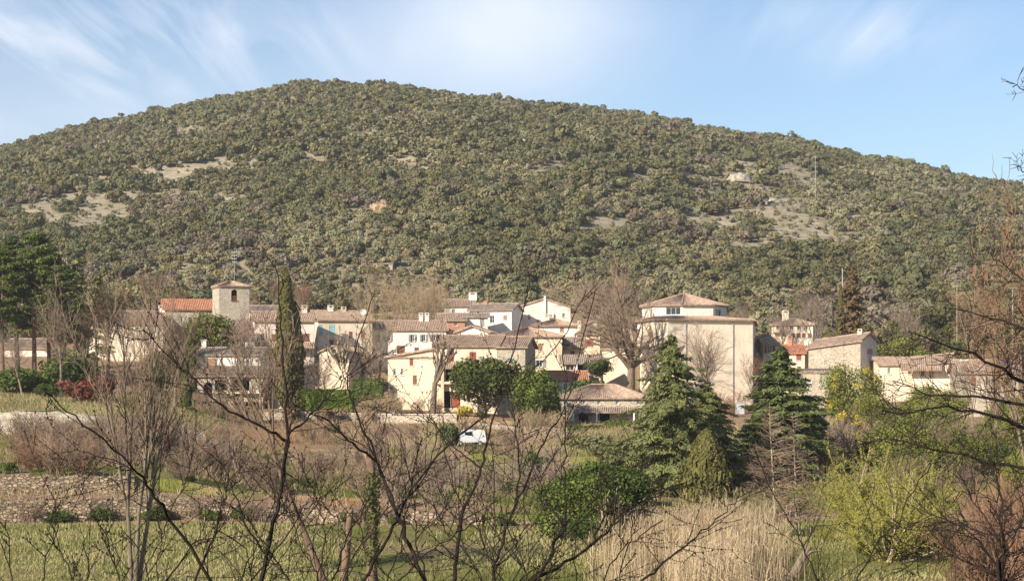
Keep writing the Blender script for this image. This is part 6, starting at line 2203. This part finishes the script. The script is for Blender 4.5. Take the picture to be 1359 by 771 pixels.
# ------------------------------------------------------------------ small things
def van():
    Y = 158; x = X(622, Y); z = gz(x, Y) + .02
    root = empty('white_van', (x, Y, z), 'small white van parked on the lane below the round laurel', 'van')
    W2, L2 = .78, 1.75
    prof = [(-1.75, .42), (-1.75, 1.0), (-1.62, 1.72), (-1.2, 1.80), (.35, 1.80), (.75, 1.66), (1.12, 1.12), (1.68, .98), (1.75, .80), (1.75, .42)]
    def side(y, k=1): return [Vector((a, y * (1 - max(0, b - 1.0) * .14), b)) for a, b in prof]
    m = MB()
    A, B = side(-W2), side(W2)
    m.face(A); m.face(list(reversed(B)))
    for i in range(len(prof)):
        j = (i + 1) % len(prof)
        m.face([A[i], B[i], B[j], A[j]])
    body = m.build('body', M['paint_white'], root)
    gl = MB()
    n1 = Vector((.54, 0, .37)).normalized()
    c = Vector((.935, 0, 1.39)) + n1 * .008
    gl.box(c, (.60, 1.26, .012), (Vector((.37, 0, -.54)).normalized(), Vector((0, 1, 0)), n1))
    gl.build('windscreen', M['glass'], root)
    for sy in (-1, 1):
        for x0, x1 in ((-.25, .62),):
            w = MB(); w.box((x0 + .435, sy * (W2 - .035), 1.36), (x1 - x0, .02, .42)); w.build('side_window', M['glass'], root)
        hl = MB(); hl.box((1.745, sy * .58, .82), (.03, .26, .16)); hl.build('headlight', M['glass'], root)
        for wx in (-1.1, 1.15):
            t = MB(); cc = Vector((wx, sy * (W2 - .09), .29))
            t.tube([cc - Vector((0, .1, 0)), cc + Vector((0, .1, 0))], [.29, .29], 16)
            for q in (-.1, .1): t.face([cc + Vector((math.cos(2 * math.pi * k / 16) * .29, q, math.sin(2 * math.pi * k / 16) * .29)) for k in range(16)])
            wh = t.build('wheel', M['rubber'], root)
            h = MB(); h.face([cc + Vector((math.cos(2 * math.pi * k / 12) * .17, sy * .104, math.sin(2 * math.pi * k / 12) * .17)) for k in range(12)]); h.build('rim', M['metal'], wh)
    bp = MB(); bp.box((1.76, 0, .50), (.06, 1.5, .2)); bp.box((-1.76, 0, .50), (.06, 1.5, .2)); bp.build('bumper', M['grey_wood'], root)
    root.rotation_euler = (0, 0, R(195)); root.scale = (.82, .82, .82)
    return root


van()
g_ = random.Random(5)
for i, (px, Y, top, lab) in enumerate([(125, 74, 745, 'leftmost thin wooden fence post standing in the meadow'), (137, 78, 736, 'second thin fence post in the meadow, taller looking'), (147, 84, 725, 'third thin fence post further back in the meadow'), (192, 75, 749, 'thin fence post right of the many stemmed tree')]):
    x = X(px, Y); z = gz(x, Y) - .2
    r = empty('fence_post', (x, Y, z), lab, 'fence post', 'fence posts in the meadow')
    m = MB(); hh = Z(top, Y) - z; d = Vector((g_.uniform(-.05, .05), 0, hh))
    m.tube([Vector((0, 0, 0)), d * .97, d], [.055, .05, .03], 7, cap=True); m.build('post', M['bark'], r)
    m = MB(); m.tube([d * .8 + Vector((-.06, 0, 0)), d * .8 + Vector((0, -.06, 0)), d * .8 + Vector((.06, 0, 0))], [.006] * 3, 4); m.build('wire_staple', M['metal'], r)


def pole(name, label, cat, px, Y, top, r, mat, cross=0, foot=None):
    x = X(px, Y); z = (gz(x, Y) if foot is None else foot) - .3
    root = empty(name, (x, Y, z), label, cat)
    h = Z(top, Y) - z
    m = MB(); m.tube([Vector((0, 0, 0)), Vector((0, 0, h * .5)), Vector((0, 0, h))], [r * 1.2, r, r * .75], 7, cap=True); m.build('pole', M[mat], root)
    if cross:
        m = MB()
        for k in range(cross): m.box((0, -.05, h - .4 - .55 * k), (1.3 if cross < 4 else 1.0 - .12 * k, .08, .09))
        c = m.build('crossarm', M[mat], root)
        m = MB()
        for k in range(cross):
            for sx in (-.5, .5): m.box((sx * (1 if cross < 4 else .7), -.05, h - .27 - .55 * k), (.06, .06, .16))
        m.build('insulator', M['metal'], c)
    return root


def on_hill(px, py):
    ys = np.linspace(320, 900, 2000); u = (px - CX) / F
    pyv = HY - F * G(u * ys, ys) / ys
    i = np.argmax(pyv <= py)
    return float(ys[i])


pole('mast', 'thin pale mast standing alone high on the right flank of the hill', 'mast', 1082, on_hill(1082, 268), 207, .07, 'metal', 1)
pole('utility_pole', 'white pole beside the rusty conifer on the slope', 'utility pole', 1118, 258, 356, .075, 'metal', 0)
pole('utility_pole', 'short grey pole with crossarm above the low stone houses at right', 'utility pole', 1270, 262, 376, .09, 'bark_pale', 1)
pole('utility_pole', 'grey wooden pole near the right edge below the hill', 'utility pole', 1344, 240, 378, .12, 'bark_pale', 1)
pole('antenna_mast', 'tall thin antenna mast just behind the bell tower', 'mast', 311, 298, 332, .035, 'metal', 4)

Yh = on_hill(512, 362)
hut = House('stone_hut', 'tiny stone hut with a dark doorway low on the hill above the village', (505, Yh), (521, Yh), 349.5, 357, 4, 'greystone', 'roof_old', 'shed', .12, over=.15, cat='hut')
hut.win(510, 515.5, 350.5, 356.5, 'd'); hut.build()


def rock(label, px, py, w, h, seed, col):
    Y = on_hill(px, py + h * .5); x = X(px, Y); z = gz(x, Y)
    g = np.random.default_rng(seed)
    n, m_ = 18, 10
    v = []; q = []
    for j in range(m_ + 1):
        for i in range(n):
            a = 2 * math.pi * i / n; e = j / m_ * math.pi / 2
            rr = 1 + .55 * (float(fbm(np.array([math.cos(a) * 1.7 + seed]), np.array([math.sin(a) * 1.7 + j * .5]), seed, 3)[0]) - .5) + g.uniform(-.16, .16)
            v.append((math.cos(a) * math.cos(e) * rr * w / 2, math.sin(a) * math.cos(e) * rr * w * .35, (math.sin(e) * rr * h) - .8))
    for j in range(m_):
        for i in range(n):
            q.append((j * n + i, j * n + (i + 1) % n, (j + 1) * n + (i + 1) % n, (j + 1) * n + i))
    r = link('rock_outcrop', np_mesh('rock_outcrop', np.array(v), np.array(q), M[col]))
    r.location = (x, Y, z)
    tag(r, label, 'rock')


t_ = NT('orange_rock'); n_1 = t_.noise(t_.coord((1, 1, .5)), .8, 5, .7)
M['orange_rock'] = t_.principled(t_.ramp(n_1, [(.35, (.10, .07, .045)), (.5, (.32, .21, .12)), (.65, (.44, .34, .23))]), .95, n_1, 1.0, .4)
t_ = NT('pale_rock'); n_1 = t_.noise(t_.coord((1, 1, .5)), .7, 5, .7)
M['pale_rock'] = t_.principled(t_.ramp(n_1, [(.35, (.20, .17, .12)), (.5, (.38, .33, .25)), (.65, (.50, .45, .37))]), .95, n_1, 1.0, .4)
rock('orange brown rock outcrop in the middle of the wooded hill', 505, 282, 7, 3.2, 3, 'orange_rock')
rock('pale rock face on the upper right of the hill', 978, 238, 9, 2.6, 4, 'pale_rock')
rock('small pale rock below the ridge in the middle of the hill', 692, 190, 6, 2.0, 5, 'pale_rock')
rock('pale rock ledge on the right hill clearing', 1018, 268, 8, 1.8, 6, 'pale_rock')
rock('pale rock ledge at the far left foot of the hill', 40, 300, 9, 1.8, 7, 'pale_rock')


def utility_box():
    x = X(982, 203); z = gz(x, 203)
    r = empty('utility_box', (x, 203, z), 'white utility cabinet at the foot of the hall between the conifers', 'cabinet')
    m = MB(); m.box((0, 0, .75), (1.0, .5, 1.3)); m.build('cabinet', M['sheet'], r)
    m = MB(); m.box((-.245, -.262, .78), (.46, .02, 1.15)); m.build('door', M['metal'], r)
    m = MB(); m.box((.245, -.262, .78), (.46, .02, 1.15)); m.build('door', M['metal'], r)
    m = MB(); m.box((0, -.03, 1.44), (1.12, .64, .08)); m.build('lid', M['metal'], r)


utility_box()


def frame_tunnel(label, px0, px1, Y, top, cat='cold frame'):
    x0, x1 = X(px0, Y), X(px1, Y); zb = gz((x0 + x1) / 2, Y) - .1; h = Z(top, Y) - zb
    r = empty('garden_tunnel', ((x0 + x1) / 2, Y, zb), label, cat)
    L = x1 - x0; m = MB(); k = 14
    rows = []
    for i in range(k + 1):
        rows.append([Vector((-L / 2 + L * i / k, -math.cos(a) * .8, max(0, math.sin(a)) * h * (0.9 + .12 * float(vnoise(np.array([i * .7]), np.array([a]), 3)[0])))) for a in np.linspace(0, math.pi, 9)])
    for i in range(k):
        for j in range(8): m.face([rows[i][j], rows[i + 1][j], rows[i + 1][j + 1], rows[i][j + 1]])
    m.face(rows[0]); m.face(rows[-1])
    m.build('cover', M['sheet'], r, smooth=False)
    m = MB()
    for i in range(0, k + 1, 2): m.tube([p + Vector((0, 0, .02)) for p in rows[i]], [.02] * 9, 4)
    m.build('hoop', M['metal'], r)


frame_tunnel('low white covered garden tunnel behind the coping of the garden wall', 481, 524, 193.5, 545.5)

lg = MB()
Yl = 68
a = P(1048, 771, Yl); b = P(1074, 724, Yl); c = gz(a.x, Yl)
lx = Vector((a.x, Yl, c))
lr = empty('fallen_log', lx, 'broken leaning log by the reeds below the larches', 'log')
lg.tube([lx + Vector((-.4, .2, -.2)), a.lerp(b, .3), b], [.19, .17, .13], 8, cap=True)
lg.build('trunk', M['bark'], lr, lx, smooth=True)
lg = MB(); q_ = a.lerp(b, .6); lg.tube([q_, q_ + Vector((.35, -.1, .35)), q_ + Vector((.8, -.1, .4))], [.07, .05, .03], 5); lg.build('broken_limb', M['bark'], lr, lx)

# ------------------------------------------------------------------ the air of the valley
def haze(density):
    m = MB(); m.box((0, 700, 60), (2600, 1700, 220))
    t = bpy.data.materials.new('haze'); t.use_nodes = True
    n = t.node_tree.nodes; n.clear()
    o = n.new('ShaderNodeOutputMaterial'); v = n.new('ShaderNodeVolumePrincipled')
    v.inputs['Density'].default_value = density
    v.inputs['Color'].default_value = (0.90, 0.91, 0.94, 1)
    v.inputs['Anisotropy'].default_value = 0.1
    t.node_tree.links.new(v.outputs[0], o.inputs['Volume'])
    ob = m.build('haze', t)
    tag(ob, 'thin bluish haze filling the air of the valley', 'haze', None, 'stuff')


HAZE = 0.00015
if HAZE: haze(HAZE)
